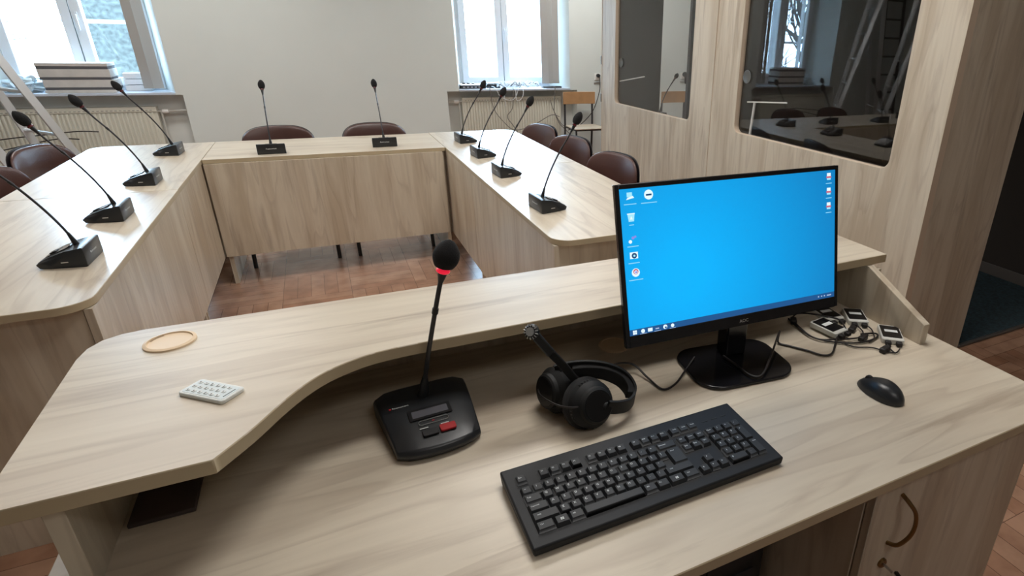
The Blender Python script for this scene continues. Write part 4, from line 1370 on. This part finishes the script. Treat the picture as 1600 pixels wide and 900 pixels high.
earcup(c2, ax2, .030)
earcup(c1, ax1, .032)
band_px = [P3(868, 580, .838), P3(895, 574, .845), P3(925, 573, .845), P3(952, 578, .835), P3(975, 590, .815), P3(988, 606, .797), P3(990, 621, .785), P3(982, 632, .783), P3(966, 636, .79), P3(948, 636, .797)]
bp = smooth_path([p - hl for p in band_px], 8)
def ribbon(mb, pts, w_, th_, wdir):
    vv = []; n_ = len(pts)
    for i, p in enumerate(pts):
        t_ = (pts[min(i + 1, n_ - 1)] - pts[max(i - 1, 0)]).normalized()
        w = (wdir - t_ * wdir.dot(t_)).normalized(); nrm = t_.cross(w)
        for (a, b2) in ((-1, -1), (1, -1), (1, 1), (-1, 1)): vv.append(p + w * w_ * a / 2 + nrm * th_ * b2 / 2)
    fs = []
    for i in range(n_ - 1):
        for k in range(4): fs.append((i * 4 + k, i * 4 + (k + 1) % 4, (i + 1) * 4 + (k + 1) % 4, (i + 1) * 4 + k))
    fs.append((3, 2, 1, 0)); fs.append(tuple((n_ - 1) * 4 + k for k in range(4)))
    return mb.add(vv, fs)


ribbon(MB('black_matte'), bp, .032, .006, Vector((0, -.25, 1))).build('headband', hs, bevel=.001)
mid_ = c2 * .5 + c1 * .5
ribbon(MB('black_soft'), [p + (mid_ - p).normalized() * .009 for p in bp[8:-26]], .030, .014, Vector((0, -.25, 1))).build('headband_padding', hs, bevel=.004, segs=3)
for a, b2 in ((bp[-1], c2), (bp[0], c1)):
    MB('black_matte').tube([a, a.lerp(b2, .5) + Vector((0, 0, .004)), b2], [.012, .014, .014], 12).build('yoke', hs)
dd = (ROW_R * ((831 - 991.615) / 908.0968) + ROW_D * ((518 - 445.43) / 908.0968) + ROW_F)
tipl = CAM + dd * (.905 / dd.y) - hl
root = P3(908, 606, .812) - hl
bm_path = smooth_path([root, root.lerp(tipl, .35) + Vector((0, 0, .004)), root.lerp(tipl, .7), root.lerp(tipl, .97)], 6)
vdir = (ROW_R * .75 - ROW_D * .6)
ribbon(MB('black_matte'), bm_path, .0155, .008, vdir).build('boom_arm', hs, bevel=.002)
ribbon(MB('black_plastic'), [tipl.lerp(root, .02), tipl.lerp(root, .38)], .0175, .0100, vdir).build('boom_sleeve', hs, bevel=.003)
fdir = -(ROW_F * .9 + ROW_R * .25).normalized()
mcb = MB('black_plastic').lathe([(.0, -.008), (.011, -.008), (.0135, -.004), (.0135, .003), (.011, .006)], 20, origin=tipl, axis=fdir).build('boom_capsule', hs)
sp = MB('silver'); sp.lathe([(.0080, .004), (.0080, .0088), (0, .0094)], 18, origin=tipl, axis=fdir)
q = Vector((0, 0, 1)).rotation_difference(fdir).to_matrix()
for k in range(14):
    th = 2 * PI * k / 14
    sp.tube([tipl + q @ Vector((.0098 * math.cos(th), .0098 * math.sin(th), .0068)), tipl + q @ Vector((.0145 * math.cos(th), .0145 * math.sin(th), .0045))], .00075, 5)
sp.build('capsule_grille', mcb)
MB('cable_black').tube(smooth_path([P3(852, 598, .80) - hl, P3(842, 606, .80) - hl, P3(845, 618, .80) - hl, P3(868, 632, .808) - hl, P3(892, 637, .812) - hl, P3(910, 634, .812) - hl], 6), .0019, 6).build('link_wire', hs)
# headset lead running to the monitor
lead = [P3(950, 578, .80), P3(965, 568, .785), P3(990, 570, .770), P3(1012, 590, .757), P3(1035, 608, .754), P3(1055, 600, .754), P3(1070, 580, .756), P3(1085, 558, .764)]
MB('cable_black').tube(smooth_path([p - hl for p in lead], 8), .0024, 8).build('lead', hs)

# ================================================================== CABLES AND SMALL BOXES BEHIND THE MONITOR
def cable(px, r, label, mat='cable_black', name='usb_cable'):
    pts = [P3(u, v, z) for (u, v, z) in px]
    return tag(MB(mat).tube(smooth_path(pts, 8), r, 8).build(name), label, 'cable')


cable([(1130, 556, .766), (1150, 570, .764), (1172, 586, .764), (1190, 586, .765), (1203, 560, .775), (1218, 518, .785), (1216, 535, .756), (1235, 541, .754), (1262, 548, .754), (1285, 555, .754), (1300, 552, .755), (1306, 535, .757), (1312, 516, .765)], .0026, 'thick black cable looping over the monitor base and across the desk')
cable([(1232, 498, .757), (1245, 510, .757), (1268, 526, .756), (1295, 533, .755), (1325, 536, .755), (1352, 534, .755), (1370, 527, .755), (1368, 521, .756), (1345, 522, .757)], .0024, 'black cable bundle curving in front of the small grey boxes')
cable([(1236, 496, .757), (1250, 512, .757), (1275, 529, .756), (1310, 530, .757), (1340, 528, .757), (1356, 524, .757)], .0022, 'second black cable of the bundle beside the small boxes')
cable([(1240, 494, .760), (1246, 490, .764), (1265, 490, .774), (1290, 494, .778), (1312, 500, .775), (1322, 515, .768)], .0022, 'black cable arching over the two left boxes')
cable([(1316, 535, .754), (1335, 542, .754), (1362, 543, .754), (1385, 549, .754), (1400, 551, .754), (1406, 545, .757)], .0018, 'thin black cable running to the box nearest the mouse')
cable([(1352, 507, .760), (1362, 515, .757), (1366, 528, .756), (1358, 534, .756)], .0018, 'thin black cable dropping from the upper right box')
cable([(1339, 508, .760), (1348, 518, .757), (1348, 526, .757)], .0018, 'short black cable between the upper right box and the plug')
cable([(1385, 536, .757), (1392, 546, .756), (1399, 552, .755)], .0018, 'short black cable tie hanging from the box nearest the mouse')
for i, (u, v, z, a, lab) in enumerate(((1240, 500, .758, .9, 'black plug behind the right foot of the monitor'), (1349, 527, .758, .3, 'black plug in front of the upper right box'), (1383, 545, .758, .2, 'black plug before the box nearest the mouse'), (1332, 513, .758, .5, 'black plug under the upper right box'))):
    p = P3(u, v, z); t = thing('cable_plug', lab, 'plug', (p.x, p.y, TT), a)
    MB('black_rubber').box(-.016, -.008, 0, .012, .008, .013).build('shell', t, bevel=.003)
    MB('black_rubber').tube([(.012, 0, .006), (.024, 0, .006)], [.005, .0028], 8).build('strain_relief', t)
def hub(corners_px, z, label):
    """small flat box: far-left, near-left, near-right, far-right pixels of its top"""
    c = [P3(u, v, z + .014) for (u, v) in corners_px]
    ctr = (c[0] + c[1] + c[2] + c[3]) / 4
    ydir = ((c[0] - c[1]) + (c[3] - c[2])) ; ydir.z = 0; ydir.normalize()
    rz = math.atan2(ydir.y, ydir.x) - PI / 2
    t = thing('hearing_receiver', label, 'electronics', (ctr.x, ctr.y, z), rz, 'small white receivers with black faces on the desk')
    MB('device_white').prism(rrect(-.027, -.042, .027, .042, .006), 0, .014).build('case', t, bevel=.002)
    MB('black_gloss').prism(rrect(-.0235, -.030, .0235, .036, .003), .0135, .0148).build('face_plate', t)
    MB('print_white').box(-.015, .000, .0148, .017, .013, .0152).build('label_sticker', t)
    d = MB('black_rubber'); d.box(-.020, -.056, .002, -.006, -.042, .012); d.box(.006, -.056, .002, .020, -.042, .012); d.build('connector', t, bevel=.002)
    return t


hub([(1378, 508), (1385, 533), (1408, 529), (1397, 508)], TT, 'small white receiver nearest the mouse beside the slanted side panel')
hub([(1319, 483), (1330, 503), (1354, 499), (1343, 482)], TT, 'small white receiver farthest back beside the slanted side panel')
hub([(1274, 506), (1300, 521), (1318, 508), (1290, 498)], TT + .006, 'small white receiver under the cable bundle in front of the others')
hub([(1274, 484), (1288, 496), (1312, 490), (1296, 482)], TT, 'small white receiver half hidden behind the monitor corner')
tag(MB('device_white').box(1.075, .955, TT, 1.14, 1.0, TT + .0055).build('white_card', bevel=.001), 'pale flat card under the cable bundle', 'card')

# ================================================================== REMOTE CONTROL
c = [P3(279, 613, SZ1 + .006), P3(347, 629, SZ1 + .006), P3(383, 604, SZ1 + .006), P3(312, 592, SZ1 + .006)]
ctr = sum(c, Vector()) / 4
xd = (c[1] - c[0]) + (c[2] - c[3]); xd.z = 0; L_ = xd.length / 2; yd = (c[3] - c[0]) + (c[2] - c[1]); yd.z = 0; W_ = yd.length / 2
rm = thing('remote_control', 'small white remote control with rows of buttons on the raised shelf', 'remote', (ctr.x, ctr.y, SZ1), math.atan2(xd.y, xd.x))
MB('remote_white').prism(rrect(-L_ / 2, -W_ / 2, L_ / 2, W_ / 2, .006), 0, .0065).build('case', rm, bevel=.0015)
MB('remote_button').prism(rrect(-L_ / 2 + .004, -W_ / 2 + .004, L_ / 2 - .004, W_ / 2 - .004, .004), .0062, .0069).build('keypad', rm)
nx, ny = 6, 3
for i in range(nx):
    for j in range(ny):
        x = -L_ / 2 + .011 + i * (L_ - .030) / (nx - 1); y = -W_ / 2 + .010 + j * (W_ - .020) / (ny - 1)
        mb = MB('remote_white'); mb.prism(rrect(x - .0035, y - .0025, x + .0035, y + .0025, .002), .0068, .0080)
        ink = 'remote_ink' if (i, j) in ((3, 0), (2, 1), (4, 1), (3, 2), (4, 2), (2, 2)) else 'steel_neck'
        w_ = .0026 if ink == 'remote_ink' else .0016
        mb.box(x - .0010, y - w_ / 1.4, .0080, x + .0006, y + w_ / 1.4, .0083, ink)
        mb.build('button', rm)
MB('remote_ink').box(L_ / 2 - .009, -W_ / 2 + .010, .0069, L_ / 2 - .0075, W_ / 2 - .010, .0072).build('printed_line', rm)

# ================================================================== CEILING LIGHT FIXTURES, SOME ADDED AS FILL
LLAB = ['added to brighten the white wall', 'added to brighten the wall by the booth', 'over the left tables', 'over the right tables', 'added over the desk to brighten it', 'added behind the camera as fill']
for ((lx, ly, lp), ll) in zip(LAMPS, LLAB):
    t = thing('ceiling_and_fill_panel', 'white rectangular ceiling light panel ' + ll, 'light', (lx, ly, ZC), 0, 'ceiling light panels')
    MB('pvc').box(-.6, -.3, -.05, .6, .3, 0).build('housing', t, bevel=.004)
    MB('lamp_white').box(-.58, -.28, -.055, .58, .28, -.05).build('diffuser', t)

# ================================================================== OUTSIDE
struct(MB('ground_out').box(-30, 8.2, -1.2, 30, 60, -1.0).build('ground', smooth=False))
def tree(x, y, h, seed, label):
    random.seed(seed)
    t = thing('bare_tree', label, 'tree', (x, y, -1.0), 0, 'bare trees outside the windows')
    tr = MB('bark'); br = MB('bark')
    def grow(mb, p, d, L, r, depth):
        pts = [p]; n_ = 5
        for i in range(n_):
            d = (d + Vector((random.uniform(-.22, .22), random.uniform(-.22, .22), random.uniform(-.05, .12)))).normalized()
            pts.append(pts[-1] + d * L / n_)
        mb.tube(pts, [r * (1 - .55 * i / n_) for i in range(n_ + 1)], 6 if depth > 1 else 4)
        if depth > 0:
            for k in range(5 if depth > 1 else 6):
                i = random.randint(2, n_)
                dd_ = (d + Vector((random.uniform(-1, 1), random.uniform(-1, 1), random.uniform(-.3, .7)))).normalized()
                grow(br, pts[i], dd_, L * random.uniform(.5, .7), r * .42, depth - 1)
    grow(tr, Vector((0, 0, 0)), Vector((.05, 0, 1)), h, .17, 3)
    for k in range(6):
        a = random.uniform(0, 6.3)
        grow(br, Vector((0, 0, h * random.uniform(.3, .9))), Vector((math.cos(a), math.sin(a), .4)).normalized(), h * .4, .06, 2)
    tr.build('trunk', t, smooth=True); br.build('branches', t, smooth=True)
    return t


tree(-5.9, 11.2, 4.0, 3, 'bare tree outside the left window, seen reflected in the booth glass')
tree(-12.5, 16.5, 5.0, 5, 'bare tree farther off to the left outside the left window')
bld = thing('mossy_building', 'grey green rough walled building outside the right half of the left window', 'building', (-1.6, 11.0, -1))
MB('moss_wall').box(-.95, -1, 0, 1.8, 1, 5.5).build('wall', bld, smooth=False)
MB('facade').box(-1.0, -1.06, 5.5, 1.85, 1.06, 5.7).build('cornice', bld, smooth=False)
